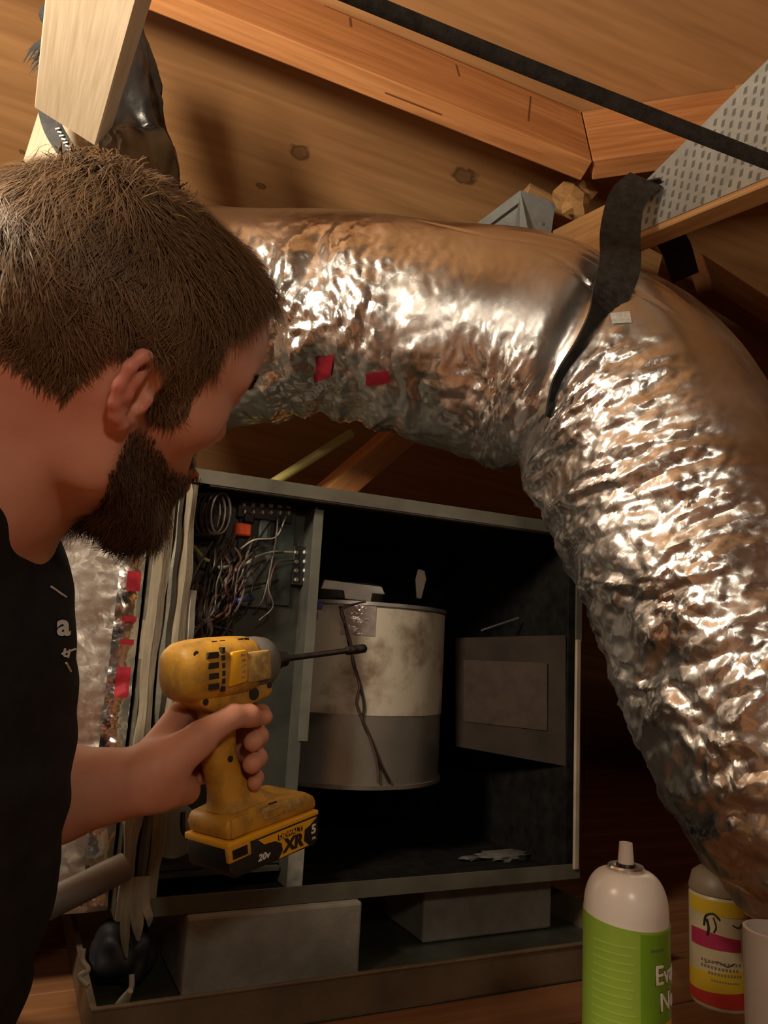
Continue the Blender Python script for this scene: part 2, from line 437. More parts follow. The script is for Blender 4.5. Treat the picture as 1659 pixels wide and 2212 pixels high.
M['pale'] = wood('pale_weathered_lumber', (0.68, 0.58, 0.43), (0.76, 0.66, 0.50), 2.0, 30.0, 0.45, (), bands=0.7)
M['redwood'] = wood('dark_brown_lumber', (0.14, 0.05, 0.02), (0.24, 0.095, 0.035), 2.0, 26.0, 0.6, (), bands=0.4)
M['floor'] = wood('floor_planks', (0.16, 0.07, 0.03), (0.30, 0.14, 0.06), 1.2, 14.0, 0.6, (), bands=0.5)

XL, XR = -2.4, 2.6
zt_plenum = 0.628
FZ = -0.036                                             # attic floor level
ridgeY = -1.3; ridgeZ = 2.06 + 0.65; eaveY = 4.12
def slab(pts, t, n):
    pts = np.array(pts, float); q = pts + np.array(n) * t
    v = np.vstack([pts, q])
    return v, [(0, 1, 2, 3), (7, 6, 5, 4), (0, 4, 5, 1), (1, 5, 6, 2), (2, 6, 7, 3), (3, 7, 4, 0)]
pts = [(XL, ridgeY, ridgeZ), (XR, ridgeY, ridgeZ), (XR, eaveY + 0.16, -0.08), (XL, eaveY + 0.16, -0.08)]
v, f = slab(pts, 0.015, DN)
v = (np.c_[v, np.ones(8)] @ dinv.T)[:, :3]
struct(obj('ceiling', mesh_from(v, f), M['deck'], None, dm), 'plywood roof sheathing with dark knots sloping down behind the ducts', 'roof deck')
pts = [(XL, ridgeY, ridgeZ), (XR, ridgeY, ridgeZ), (XR, -3.6, 1.56), (XL, -3.6, 1.56)]
v, f = slab(pts, 0.015, (0, -0.447, 0.894))
struct(obj('ceiling', mesh_from(v, f), M['deck2']), 'plywood roof slope behind the photographer', 'roof deck')
for nm, x in (('wall_left', XL), ('wall_right', XR)):
    poly = [(-3.6, FZ), (eaveY + 0.06, FZ), (ridgeY, ridgeZ), (-3.6, 1.56)]
    vv = [(x, a, b) for a, b in poly] + [(x + (-0.02 if x < 0 else 0.02), a, b) for a, b in poly]
    struct(obj(nm, mesh_from(vv, [(0, 1, 2, 3), (7, 6, 5, 4), (0, 4, 5, 1), (1, 5, 6, 2), (2, 6, 7, 3), (3, 7, 4, 0)]), M['deck2']), 'plywood gable wall on the %s of the attic' % nm[5:], 'wall')
struct(obj('wall_back', box_me((XL, -3.62, FZ), (XR, -3.6, 1.56)), M['deck2']), 'plywood knee wall behind the photographer', 'wall')
# ------------------------------------------------------------------ cabinet frame (used for floor boards, pan, unit)
CZ = 0.065
_a = PZ(330, 1975, CZ); _b = PZ(1245, 1893, CZ)
wv = nrm(_b - _a); nv = np.cross(V(0, 0, 1), wv)          # width and inward depth directions
CW = float(np.linalg.norm(_b - _a)); CH = 0.583
O = _a.copy(); O[2] = 0
def CB(w, d, z): return O + w * wv + d * nv + V(0, 0, z)
CM = frame(O, wv, V(0, 0, 1))                             # local (w, inward depth, z)
def cp(px, py, inset):
    """pixel -> cabinet local coordinates on the plane at the given inset"""
    p = on_plane(px, py, CB(0, inset, 0), nv) - O
    return float(np.dot(p, wv)), float(p[2])
# floor: boards laid along the cabinet width direction
floor = struct(obj('floor', box_me((XL, -3.6, FZ - 0.04), (XR, eaveY + 0.3, FZ - 0.012)), M['redwood']), 'dark wooden attic floor boards under the drain pan', 'floor')
yb = -1.2; k = 0
while yb < 2.4:
    wb = 0.14
    mb = box_me((-2.0, 0, -0.012), (2.2, wb - 0.004, 0.0), 0.0015, 1)
    obj('floor_board', mb, M['floor'], floor, frame(CB(0, yb, FZ), wv, V(0, 0, 1)))
    yb += wb

# ================================================================== ROOF MEMBERS
def beam(name, p0, p1, width_dir, depth, width, mat, label, cat, bev=0.002):
    """p0->p1 is the centre of the top face; body extends along -width_dir by depth"""
    L = np.linalg.norm(np.array(p1) - p0)
    mm = frame(p0, np.array(p1) - p0, width_dir)
    return tag(obj(name, box_me((0, -width / 2, -depth), (L, width / 2, 0), bev, 1), mat, None, mm), label, cat)
down = -DN
# rafter A: from the corner up and left out of frame, inner face on the line K-A1
side = nrm(np.cross(DN, adir))
if np.dot(side, CAM - K) > 0: side = -side
offA = side * 0.019 + down * 0.001
beam('rafter', K + offA, K + adir * 2.2 + offA, DN, 0.178, 0.038, M['rafter'], 'orange fir rafter running from the roof corner past the black strap', 'rafter')
raf = bpy.data.objects['rafter']
fn = -side
for (x0, y0, x1, y1, wd) in ((832, 200, 955, 248, 0.0016), (985, 140, 992, 165, 0.0016), (1146, 208, 1141, 262, 0.0014), (700, 12, 1250, 240, 0.0012), (756, 38, 758, 58, 0.002)):
    a = on_plane(x0, y0, K, fn); b = on_plane(x1, y1, K, fn)
    mmx = frame(a, b - a, fn)
    obj('crack', box_me((0, -wd, -0.001), (float(np.linalg.norm(b - a)), wd, 0.0004)), M['redwood'], raf, mmx)
sideB = nrm(np.cross(DN, bdir))
if np.dot(sideB, CAM - K) > 0: sideB = -sideB
offB = sideB * 0.019 + down * 0.001
bk = beam('roof_blocking', K + offB + bdir * 0.001 - adir*0.0, K + bdir * 1.3 + offB, DN, 0.172, 0.038, M['rafter'], 'orange ribbed blocking board meeting the rafter at the corner', 'blocking')
# splice line in the blocking
sp = K + bdir * 0.27 - sideB * 0.0015 + down * 0.001
obj('splice_block', box_me((0, -0.003, -0.07), (0.10, 0.001, 0.0)), M['pine'], bk, frame(sp, bdir, DN))
# second rafter farther right/back, and one left
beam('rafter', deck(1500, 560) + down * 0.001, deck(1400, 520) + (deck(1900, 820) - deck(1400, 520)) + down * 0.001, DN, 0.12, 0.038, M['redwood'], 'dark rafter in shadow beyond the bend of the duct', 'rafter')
# truss web with nail plate
w0 = P(1225, 545, 1.40); w1 = P(1810, 285, 0.93)
wx = nrm(w1 - w0); toward = nrm(CAM - (w0 + w1) / 2)
wup = nrm(np.cross(np.cross(wx, V(0, 0.15, 1)), wx))
tw = empty('truss_web', w0)
wm = frame(w0, wx, wup)
tag(tw, 'diagonal truss member with perforated nail plate beside the duct strap', 'truss member')
LW = float(np.linalg.norm(w1 - w0)) + 0.25
obj('timber', box_me((-0.03, -0.019, -0.045), (LW, 0.019, 0.045), 0.002, 1), M['pine'], tw, wm)
ysgn = -1 if np.dot(np.array(wm)[:3, 1], toward) > 0 else 1
ysgn = -ysgn
yp = ysgn * 0.0195
pl = obj('nail_plate', prism_me([(0.20, -0.036), (0.62, -0.036), (0.62, 0.16), (0.46, 0.16), (0.20, 0.045)], min(yp, yp + ysgn * 0.0016), max(yp, yp + ysgn * 0.0016)), M['plate'], tw, wm)
vs, fs = [], []
for i in range(26):
    for j in range(11):
        x = 0.212 + i * 0.0155; z = -0.030 + j * 0.0165 + (0.008 if i % 2 else 0)
        if z > 0.04 + (x - 0.2) * 0.44 - 0.006 or x > 0.61 or z > 0.152: continue
        x += rng.normal(0, 0.0012)
        s = 0.0026; h = 0.0052; yy0 = yp + ysgn * 0.0016; yy1 = yp + ysgn * 0.0028
        b0 = len(vs)
        vs += [(x - s, yy0, z - h), (x + s, yy0, z - h), (x + s, yy0, z + h), (x - s, yy0, z + h), (x - s, yy1, z - h * 0.5), (x + s * 0.2, yy1, z - h * 0.5), (x + s * 0.2, yy0 + ysgn*0.0003, z + h), (x - s, yy0 + ysgn*0.0003, z + h)]
        for q in ((0, 1, 2, 3), (7, 6, 5, 4), (0, 4, 5, 1), (1, 5, 6, 2), (2, 6, 7, 3), (3, 7, 4, 0)): fs.append(tuple(b0 + t for t in q))
o = obj('punched_teeth', mesh_from(vs, fs), plain('punched_edge', (0.15, 0.17, 0.17), 0.55, 0.3), pl, wm); o['kind'] = 'stuff'
# lower chord that carries the web, and the galvanized hanger
q0 = P(1195, 545, 1.44)
hb = empty('metal_bracket', q0)
tag(hb, 'pale galvanized bracket with a black slot above the duct', 'bracket')
hx = nrm(P(1205, 445, 1.45) - P(1125, 415, 1.43)); hd = nrm(V(-0.55, 0.8, 0.05))
hm = frame(P(1125, 412, 1.43), hx, V(0, 0, 1))
hl = 0.072
obj('face', box_me((0, -0.0015, -0.15), (hl, 0.0015, 0.0)), M['plate'], hb, hm)
sm = frame(P(1125, 412, 1.43), nrm(P(1035, 480, 1.50) - P(1125, 412, 1.43)), V(0, 0, 1))
sf = obj('side_flange', box_me((0, -0.0015, -0.11), (0.20, 0.0015, 0.0)), M['plate'], hb, sm)
obj('slot', box_me((0.006, -0.0032, -0.030), (0.085, 0.0028, -0.024)), M['dark'], sf, frame(P(1125, 412, 1.43), nrm(P(1035, 480, 1.50) - P(1125, 412, 1.43)), V(0, 0, 1)))
for dx in (0.012, 0.05):
    obj('bolt', xf(lathe_me([(0.003, 0), (0.003, 0.003)], 8), Matrix.Translation((dx, -0.0015, -0.052)) @ Matrix.Rotation(math.pi / 2, 4, 'X')), M['galv'], hb, hm)
# split wood scrap nailed under the corner
sc = P(1245, 430, 1.42)
bm = bmesh.new(); bmesh.ops.create_icosphere(bm, subdivisions=2, radius=1)
for vtx in bm.verts:
    vtx.co = Vector((vtx.co.x * 0.042, vtx.co.y * 0.022, vtx.co.z * 0.036)) * (1 + 0.3 * math.sin(9 * vtx.co.x + 5 * vtx.co.z))
me = bpy.data.meshes.new('scrap'); bm.to_mesh(me); bm.free()
tag(obj('wood_scrap', me, M['pine'], None, frame(sc, V(0.7, 0.3, 0.4), V(0, 0, 1))), 'splintered pine end jammed under the rafter corner', 'wood scrap')
bw0 = P(1180, 520, 1.50)
beam('truss_chord', P(1135, 405, 1.52), P(1420, 560, 1.60), V(0, 0, 1), 0.06, 0.038, M['pine'], 'short pine chord behind the metal bracket', 'truss member')

# pale timbers at the upper left
p0 = P(158, 256, 1.02); p1 = P(243, -160, 0.68)
tx = nrm(p1 - p0); tdir = nrm(CAM - p0)
zz = nrm(np.cross(tx, tdir))                    # across the wide face
mm = frame(p0, tx, zz)
Lp = float(np.linalg.norm(p1 - p0)) + 0.35
R20 = Matrix.Rotation(math.radians(-24), 4, 'X')
mm = mm @ R20
poly = [(-0.012, -0.044), (0.022, 0.044), (Lp, 0.044), (Lp, -0.044)]
tag(obj('hanging_timber', prism_me(poly, -0.019, 0.019, 0.002, 1), M['pale'], None, mm), 'cream painted timber with a slanted cut end above the head', 'timber')
p0 = P(36, 640, 1.10); p1 = P(215, 50, 1.16)
p0 = p0 + (p0 - p1) * max(0.0, (p0[2] - (zt_plenum + 0.03)) / (p1[2] - p0[2]))
tx = nrm(p1 - p0); zz = nrm(np.cross(tx, nrm(CAM - p0)))
mm = frame(p0, tx, zz) @ Matrix.Rotation(math.radians(-20), 4, 'X')
Lp = float(np.linalg.norm(p1 - p0))
tag(obj('standing_timber', box_me((-0.02, -0.019, -0.038), (Lp, 0.019, 0.038), 0.002, 1), M['pale'], None, mm), 'pale timber standing behind the cut one and the head', 'timber')

# grey strap with frayed end
pp = [P(x_, y_, 1.055) for x_, y_ in ((150, 20), (112, 25), (105, 45), (135, 60), (140, 75), (108, 110), (100, 200), (112, 270), (146, 330), (190, 400))]
gs = empty('grey_strap', pp[6]); tag(gs, 'grey webbing strap with frayed end behind the cream timber', 'strap')
obj('webbing', tube_me(pp[5:], 1.0, 8, 40, flat=(0.013, 0.0015), ref=V(1, 0.1, 0.15)), M['strapg'], gs)
obj('loop', tube_me(pp[:5], 1.0, 8, 40, flat=(0.0015, 0.012), ref=V(0, 0.2, 1)), M['strapg'], gs)
vs = []; 
mes = []
for i in range(26):
    a = P(112 + rng.uniform(-16, 14), 90 + rng.uniform(-12, 25), 1.06)
    b = a + P(70 + rng.uniform(-12, 20), 125 + rng.uniform(-18, 25), 1.055) - P(112, 95, 1.06)
    mes.append(tube_me([a, (a + b) / 2 + rng.normal(0, 0.002, 3), b], [0.002, 0.0015, 0.0003], 4, 7))
o = obj('frayed_threads', join_me(mes), M['strapg'], gs); o['kind'] = 'stuff'
mk = []
for i in range(7):
    c = catmull([pp[7], pp[8]], 9)[i + 1]
    mk.append(xf(box_me((-0.003, -0.0004, -0.0012), (0.003, 0.0004, 0.0012)), frame(c + nrm(CAM - c) * 0.004 + V(0.005, 0, 0), V(1, 0, 0.3 * (-1) ** i), V(0, 0, 1))))
obj('printed_marks', join_me(mk), M['white'], gs)

# black film wrapped line set
cen = [P(292, 55, 1.12), P(290, 130, 1.12), P(285, 220, 1.12), P(290, 300, 1.12), P(300, 350, 1.10), P(306, 470, 1.06), P(312, 640, 1.04)]
wid = [0.011, 0.027, 0.041, 0.047, 0.054, 0.050, 0.030]
n = 60; c = catmull(cen, n); T, N, B = frames_along(c, ref=V(1, 0, 0))
rr = np.interp(np.linspace(0, 1, n), np.linspace(0, 1, len(wid)), wid)
a = np.linspace(0, 2 * math.pi, 72, endpoint=False)
S, A_ = np.meshgrid(np.linspace(0, 1, n), a, indexing='ij')
fold = 0.10 * np.sin(5 * A_ + 9 * S) + 0.12 * crumple(S * 6, A_ * 2.2, 3) + 0.06 * crumple(S * 14, A_ * 5, 4)
R = rr[:, None] * (1 + fold)
vv = c[:, None, :] + R[..., None] * (np.cos(A_)[..., None] * N[:, None, :] + 0.6 * np.sin(A_)[..., None] * B[:, None, :])
tag(obj('wrapped_line', loft_me(list(vv)), M['bag'], None), 'black plastic wrapped line hanging behind the cream timber', 'wrapped pipe')

# taut black strap across the roof
c0 = P(660, -60, 0.74); c1 = P(1760, 385, 0.86)
cdv = c1 - c0; c0 = c0 - cdv * 0.55; c1 = c1 + cdv * 0.22
pts = [c0, c0 * 0.5 + c1 * 0.5 + V(0, 0, -0.006), c1]
tag(obj('taut_strap', tube_me(pts, 1.0, 10, 60, flat=(0.0085, 0.0035), ref=V(0, -0.45, 1)), M['strap'], None), 'long black webbing strap stretched taut under the roof', 'strap')

# ================================================================== AIR HANDLER
ah = empty('air_handler', CB(CW / 2, 0.2, CZ))
tag(ah, 'open metal air handler cabinet with blower and wiring, on foam blocks', 'air handler')
def cabbox(name, lo, hi, mat, parent=None, bev=0.0):
    return obj(name, box_me(lo, hi, bev, 1), mat, parent or ah, CM)
D = 0.46; zt = CZ + CH
wl = -0.048                                            # outer left face
cabbox('left_panel', (wl, 0.0, CZ), (wl + 0.002, D, zt), M['cab'])
cabbox('right_panel', (CW + 0.002, 0.0, CZ), (CW + 0.004, D, zt - 0.002), M['cab'])
cabbox('top_panel', (wl + 0.002, 0.0, zt - 0.002), (CW + 0.004, D, zt), M['cab'])
cabbox('bottom_panel', (wl + 0.002, 0.0, CZ), (CW + 0.002, D, CZ + 0.002), M['liner'])
cabbox('back_panel', (wl + 0.002, D - 0.002, CZ + 0.002), (CW + 0.002, D, zt - 0.002), M['liner'])
cabbox('side_liner', (CW - 0.012, 0.012, CZ + 0.002), (CW + 0.002, D - 0.002, zt - 0.026), M['liner'])
cabbox('top_liner', (wl + 0.002, 0.014, zt - 0.024), (CW + 0.002, D - 0.002, zt - 0.004), M['liner'])
# front rails
cabbox('top_rail', (wl, -0.003, zt - 0.020), (CW + 0.004, 0.0, zt), M['cab'], None)
cabbox('top_rail_lip', (0.02, 0.0, zt - 0.022), (CW, 0.02, zt - 0.020), M['cab'])
cabbox('bottom_rail', (wl, -0.004, CZ - 0.002), (CW + 0.004, 0.0, CZ + 0.020), M['cab'], None)
cabbox('right_rail', (CW - 0.008, -0.003, CZ + 0.020), (CW + 0.004, 0.0, zt - 0.020), M['cab'], None)
# bare right edge strip that catches the light
obj('right_trim', box_me((CW - 0.012, -0.009, CZ + 0.012), (CW - 0.001, -0.003, zt - 0.20), 0.002, 1), plain('tan_trim', (0.34, 0.27, 0.20), 0.6, 0, (0.25, 0.2, 0.15), 20), ah, CM)
# layered insulation edge on the left: wavy ragged strips
def ragged(name, w0, w1, d0, d1, zlo, zhi, mat, seed, amp=0.005, tails=()):
    n = 46; z = np.linspace(zlo, zhi, n)
    a = w0 + amp * vnoise(z * 22, z * 0 + 1, seed) ; b = w1 + amp * vnoise(z * 26, z * 0 + 5, seed + 1)
    dd = d0 + amp * 1.2 * vnoise(z * 18, z * 0 + 9, seed + 2)
    rings = [np.array([(a[i], dd[i], z[i]), ((a[i] + b[i]) / 2, dd[i] - 0.004, z[i]), (b[i], dd[i], z[i]), (b[i], d1, z[i]), (a[i], d1, z[i])]) for i in range(n)]
    return obj(name, loft_me(rings, False), mat, ah, CM)
ragged('insulation_edge', wl + 0.003, wl + 0.020, -0.012, 0.03, CZ + 0.0, zt - 0.022, M['fibre'], 11, 0.004)
ragged('insulation_edge', wl + 0.021, wl + 0.034, -0.006, 0.03, CZ + 0.02, zt - 0.022, M['cab'], 21, 0.002)
ragged('insulation_edge', wl + 0.034, wl + 0.052, -0.002, 0.05, CZ + 0.02, zt - 0.024, M['fibre'], 31, 0.003)
ragged('foil_facing', wl + 0.048, wl + 0.066, 0.004, 0.05, CZ + 0.21, zt - 0.17, plain('dull_facing', (0.42, 0.40, 0.36), 0.5, 0.3, (0.28, 0.27, 0.25), 30), 41, 0.003)
cabbox('inner_wall', (wl + 0.050, 0.05, CZ + 0.002), (wl + 0.056, D - 0.002, zt - 0.024), M['cab_in'])
# ragged facing tails that hang out under the left edge
for i, (sx, ln, sw) in enumerate(((0.010, 0.10, 0.007), (0.022, 0.07, 0.009), (0.033, 0.045, 0.006))):
    base = CB(wl + sx, -0.014, CZ + 0.05)
    pts = [base, base + V(0.002, -0.002, -0.03), base + V(0.006 + i * 0.002, -0.006, -0.03 - ln * 0.35), base + V(0.010, -0.004, -0.03 - ln * 0.6)]
    obj('facing_tail', tube_me(pts, [1, 1, 0.8, 0.2], 6, 20, flat=(sw, 0.0015), ref=wv), M['fibre'], ah)
# partition stile between controls and blower
w1, z1 = cp(690, 1100, 0.03); w2, z2 = cp(640, 1880, 0.03)
ws = (cp(680, 1100, 0.03)[0] + cp(632, 1900, 0.03)[0]) / 2
cabbox('partition', (ws - 0.001, 0.03, CZ + 0.005), (ws + 0.001, 0.40, zt - 0.025), M['cab_in'])
cabbox('partition_flange', (ws - 0.004, 0.026, CZ + 0.21), (ws + 0.010, 0.030, zt - 0.03), plain('grey_flange', (0.16, 0.165, 0.145), 0.5, 0.2, (0.11, 0.115, 0.10), 20))
cabbox('partition_foot', (ws - 0.006, 0.024, CZ + 0.012), (ws + 0.016, 0.028, CZ + 0.085), plain('pale_foot', (0.34, 0.34, 0.32), 0.6, 0.1, (0.2, 0.2, 0.18), 50))
# --- control section
INS = 0.075
cbx = cabbox('control_panel', (wl + 0.056, INS + 0.004, CZ + 0.03), (ws - 0.001, INS + 0.008, zt - 0.026), plain('control_panel_paint', (0.030, 0.033, 0.028), 0.5, 0.2, (0.05, 0.053, 0.046), 14, 0.1))
def on_panel(name, x0, y0, x1, y1, t, mat, parent=None, inset=INS + 0.004, bev=0.001):
    a = cp(x0, y1, inset); b = cp(x1, y0, inset)
    return obj(name, box_me((a[0], inset - t, a[1]), (b[0], inset, b[1]), bev, 1), mat, parent or cbx, CM)
cbo = on_panel('control_board', 500, 1082, 640, 1300, 0.006, M['board'])
on_panel('transformer', 412, 1068, 470, 1165, 0.040, M['coil'], cbx, bev=0.006)
for k in range(5):
    a = cp(418 + k * 10, 1120, INS)
    th = np.linspace(0, 2 * math.pi, 17)
    pts = [CB(a[0] + 0.014 * math.cos(t), INS - 0.044 - 0.003 * k, a[1] + 0.030 * math.sin(t)) for t in th]
    obj('winding', tube_me(pts, 0.0024, 6, 40), M['coil'], cbx)
on_panel('terminal_block', 508, 1086, 628, 1118, 0.014, M['black'], cbo)
for k in range(6):
    x = 522 + k * 19
    on_panel('terminal_screw', x - 5, 1103 + k * 0.5, x + 5, 1113 + k * 0.5, 0.018, M['screw'], cbo, bev=0.002)
    on_panel('terminal_lug', x - 5, 1089 + k * 0.8, x + 5, 1096 + k * 0.8, 0.016, M['galv'], cbo, bev=0.001)
on_panel('relay', 500, 1136, 536, 1158, 0.022, M['relay'], cbo, bev=0.002)
on_panel('relay', 552, 1128, 580, 1166, 0.018, M['boardg'], cbo, bev=0.002)
on_panel('relay', 520, 1112, 545, 1130, 0.016, M['black'], cbo, bev=0.002)
on_panel('capacitor', 590, 1118, 604, 1136, 0.016, M['black'], cbo, bev=0.003)
on_panel('transformer_plate', 515, 1195, 585, 1310, 0.010, M['boardg'], cbo, bev=0.001)
tb = on_panel('terminal_strip', 624, 1184, 664, 1264, 0.014, M['black'], cbx)
for k in range(4):
    for x in (633, 652):
        on_panel('strip_screw', x - 5, 1190 + k * 19.5, x + 5, 1200 + k * 19.5, 0.018, M['screw'] if x == 633 else M['galv'], tb, bev=0.002)
on_panel('junction_knob', 395, 1255, 425, 1310, 0.03, M['greyplastic'], cbx, bev=0.008)
def wire(pxs, r, mat, parent=cbx, base=INS, jit=0.0):
    pts = []
    for (x, y, out) in pxs:
        a = cp(x, y, base - out); pts.append(CB(a[0], base - out, a[1]))
    return obj('wire', tube_me(pts, r, 6, max(20, len(pts) * 7)), mat, parent)
wire([(475, 1268, 0.02), (500, 1240, 0.04), (535, 1215, 0.05), (580, 1195, 0.04), (632, 1193, 0.02)], 0.0021, M['w_white'])
wire([(480, 1275, 0.03), (520, 1228, 0.045), (560, 1200, 0.05), (612, 1192, 0.03)], 0.0019, M['w_grey'])
wire([(420, 1180, 0.02), (440, 1205, 0.04), (452, 1212, 0.04)], 0.0026, M['w_yellow'])
wire([(470, 1225, 0.02), (480, 1226, 0.05), (500, 1224, 0.03)], 0.0026, M['w_white'])
wire([(600, 1115, 0.02), (598, 1150, 0.05), (590, 1200, 0.04), (570, 1290, 0.04), (550, 1320, 0.02)], 0.0013, M['w_grey'])
wire([(618, 1115, 0.02), (596, 1160, 0.04), (550, 1166, 0.05), (520, 1185, 0.03)], 0.0013, M['w_white'])
wire([(585, 1215, 0.03), (580, 1270, 0.05), (590, 1310, 0.05), (560, 1340, 0.04)], 0.0012, M['w_grey'])
wire([(635, 1210, 0.02), (600, 1215, 0.04), (585, 1250, 0.05), (583, 1300, 0.04)], 0.0013, M['w_brown'])
wire([(495, 1298, 0.03), (520, 1296, 0.05), (546, 1292, 0.03)], 0.004, M['w_blue'])
cols = ['w_brown', 'w_grey', 'w_black', 'w_grey', 'w_brown', 'w_black', 'w_black', 'w_brown']
for k in range(34):
    x0 = rng.uniform(418, 610); y0 = rng.uniform(1125, 1270)
    x1 = rng.uniform(400, 520); y1 = rng.uniform(1290, 1400)
    xm = (x0 + x1) / 2 + rng.uniform(-45, 35); ym = (y0 + y1) / 2 + rng.uniform(-30, 30)
    wire([(x0, y0, 0.012), (xm + 12, ym - 25, rng.uniform(0.025, 0.06)), (xm, ym + 20, rng.uniform(0.03, 0.06)), (x1, y1, 0.02)], rng.uniform(0.0011, 0.0022), M[cols[k % 8]])
for k in range(12):
    x0 = rng.uniform(425, 500)
    wire([(x0, 1255 + rng.uniform(0, 30), 0.02), (x0 + rng.uniform(-30, 10), 1320, 0.05), (420 + rng.uniform(-20, 40), 1370, 0.045), (405 + rng.uniform(-20, 30), 1420, 0.03)], 0.0024, M[cols[k % 6]])
# lower control section: shelf of dull debris and the round plastic cap
cabbox('lower_plate', (wl + 0.056, 0.07, CZ + 0.022), (ws - 0.004, 0.30, CZ + 0.028), M['cab_in'])
a = cp(382, 1805, 0.03)
cm = Matrix(frame(CB(a[0], 0.10, a[1]), wv, V(0, 0, 1))) @ Matrix.Rotation(math.pi / 2, 4, 'X')
obj('drain_cap', lathe_me([(0.034, -0.04), (0.036, -0.02), (0.036, 0.05), (0.032, 0.058), (0.02, 0.060)], 32), M['greyplastic'], ah, cm)
pts = [CB(a[0] + 0.005, 0.03, a[1] + 0.03), CB(a[0] + 0.008, 0.025, a[1] + 0.005), CB(a[0] + 0.03, 0.03, a[1] - 0.012), CB(a[0] + 0.06, 0.06, a[1] - 0.01)]
obj('wire', tube_me(pts, 0.0035, 8, 24), M['w_black'], ah)

# --- blower
bi = 0.085                                              # inset of its nearest face
bl = cp(645, 1500, bi); br = cp(1003, 1500, bi + 0.06)
bt = cp(830, 1305, bi)[1]; bb = cp(830, 1705, bi)[1]
bw0 = max(bl[0], ws + 0.004); bw1 = br[0]
bc = (bw0 + bw1) / 2; brad = (bw1 - bw0) / 2
th = np.linspace(0, 2 * math.pi, 96, endpoint=False)
def scroll(z, scale=1.0):
    r = brad * scale * (1 + 0.06 * np.sin(th - 0.6))
    return np.stack([bc + r * np.cos(th), bi + brad + r * np.sin(th) * 0.98, np.full(96, z)], 1)
blo = obj('blower_housing', smooth_me(loft_me([scroll(bb, 1.0), scroll(bt, 1.0)]), 40), M['blower'], ah, CM)
for z in (bb, bt):
    rr_ = [scroll(z - 0.003, 1.0), scroll(z - 0.003, 1.025), scroll(z + 0.003, 1.025), scroll(z + 0.003, 1.0)]
    obj('housing_rim', smooth_me(loft_me(rr_), 30), M['blower_b'] if z == bb else M['galv'], blo, CM)
# paper label wrapped on the scroll
def on_scroll(px, z, off):
    """angle on the scroll front for a pixel column"""
    best = None
    for t in np.linspace(math.pi * 1.02, math.pi * 1.98, 600):
        r = brad * (1 + 0.06 * math.sin(t - 0.6)) + off
        p = CB(bc + r * math.cos(t), bi + brad + r * math.sin(t) * 0.98, z)
        q = p - CAM; dd = np.dot(q, _f); x = W / 2 + FPX * np.dot(q, _r) / dd
        if best is None or abs(x - px) < best[0]: best = (abs(x - px), t, p, dd)
    return best[1]
def patch(name, x0, x1, zb, zt_, off, mat, parent, n=28):
    t0 = on_scroll(x0, (zb + zt_) / 2, off); t1 = on_scroll(x1, (zb + zt_) / 2, off)
    rings = []
    for t in np.linspace(t0, t1, n):
        r = brad * (1 + 0.06 * math.sin(t - 0.6))
        pin = (bc + (r + off * 0.2) * math.cos(t), bi + brad + (r + off * 0.2) * math.sin(t) * 0.98)
        pout = (bc + (r + off) * math.cos(t), bi + brad + (r + off) * math.sin(t) * 0.98)
        rings.append(np.array([(pin[0], pin[1], zb), (pout[0], pout[1], zb), (pout[0], pout[1], zt_), (pin[0], pin[1], zt_)]))
    return obj(name, smooth_me(loft_me(rings), 40), mat, parent, CM)
zl = cp(830, 1548, bi)[1]
patch('paper_label', 668, 962, zl, bt - 0.006, 0.0012, M['tag'], blo)
patch('plastic_sleeve', 738, 812, cp(770, 1372, bi)[1], bt - 0.004, 0.0022, plain('clear_film', (0.42, 0.37, 0.36), 0.15, 0.3, (0.3, 0.26, 0.26), 60, 0.6, 90), blo)
# motor and bracket above the scroll
mcx = cp(765, 1280, bi + 0.11)
obj('motor', lathe_me([(0.045, bt + 0.004), (0.06, bt + 0.006), (0.06, bt + 0.035), (0.055, bt + 0.042), (0.02, bt + 0.045)], 40), M['blower_b'], ah, CM @ Matrix.Translation((bc - 0.02, bi + brad, 0)))
br_ = prism_me([(-0.055, 0.0), (-0.05, 0.016), (0.055, 0.013), (0.062, 0.0), (0.038, 0.0), (0.036, -0.015), (-0.012, -0.013), (-0.015, 0.0)], -0.004, 0.004, 0.001, 1)
a = cp(758, 1278, bi + 0.03)
obj('motor_bracket', br_, M['galv'], ah, CM @ Matrix.Translation((a[0], bi + 0.03, a[1])))
a = cp(905, 1290, bi + 0.02)
obj('hanging_tab', prism_me([(-0.004, -0.012), (0.004, -0.012), (0.012, 0.022), (0.008, 0.036), (-0.004, 0.038), (-0.008, 0.020)], -0.001, 0.001), M['blower_b'], ah, CM @ Matrix.Translation((a[0], bi + 0.02, a[1] + 0.01)))
on_panel('blue_clip', 680, 1301, 692, 1317, 0.012, M['w_blue'], ah, bi + 0.012, 0.001)
# leads hanging down the front of the scroll
def lead(pxs, r, mat, dz=0):
    pts = []
    for x, y in pxs:
        a = cp(x, y, bi - 0.006); t = on_scroll(x, a[1], 0.004)
        rr_ = brad * (1 + 0.06 * math.sin(t - 0.6)) + 0.004
        pts.append(CB(bc + rr_ * math.cos(t), bi + brad + rr_ * math.sin(t) * 0.98, a[1]))
    return obj('lead_wire', tube_me(pts, r, 6, 60), mat, ah)
lead([(790, 1297), (740, 1312), (745, 1345), (758, 1390), (762, 1430), (776, 1480), (770, 1520), (782, 1555), (800, 1600), (814, 1650), (818, 1695)], 0.0022, M['w_brown'])
lead([(735, 1306), (742, 1330), (752, 1380), (766, 1440), (780, 1490), (786, 1530), (784, 1560), (803, 1605), (822, 1655), (842, 1695)], 0.0022, M['w_black'])
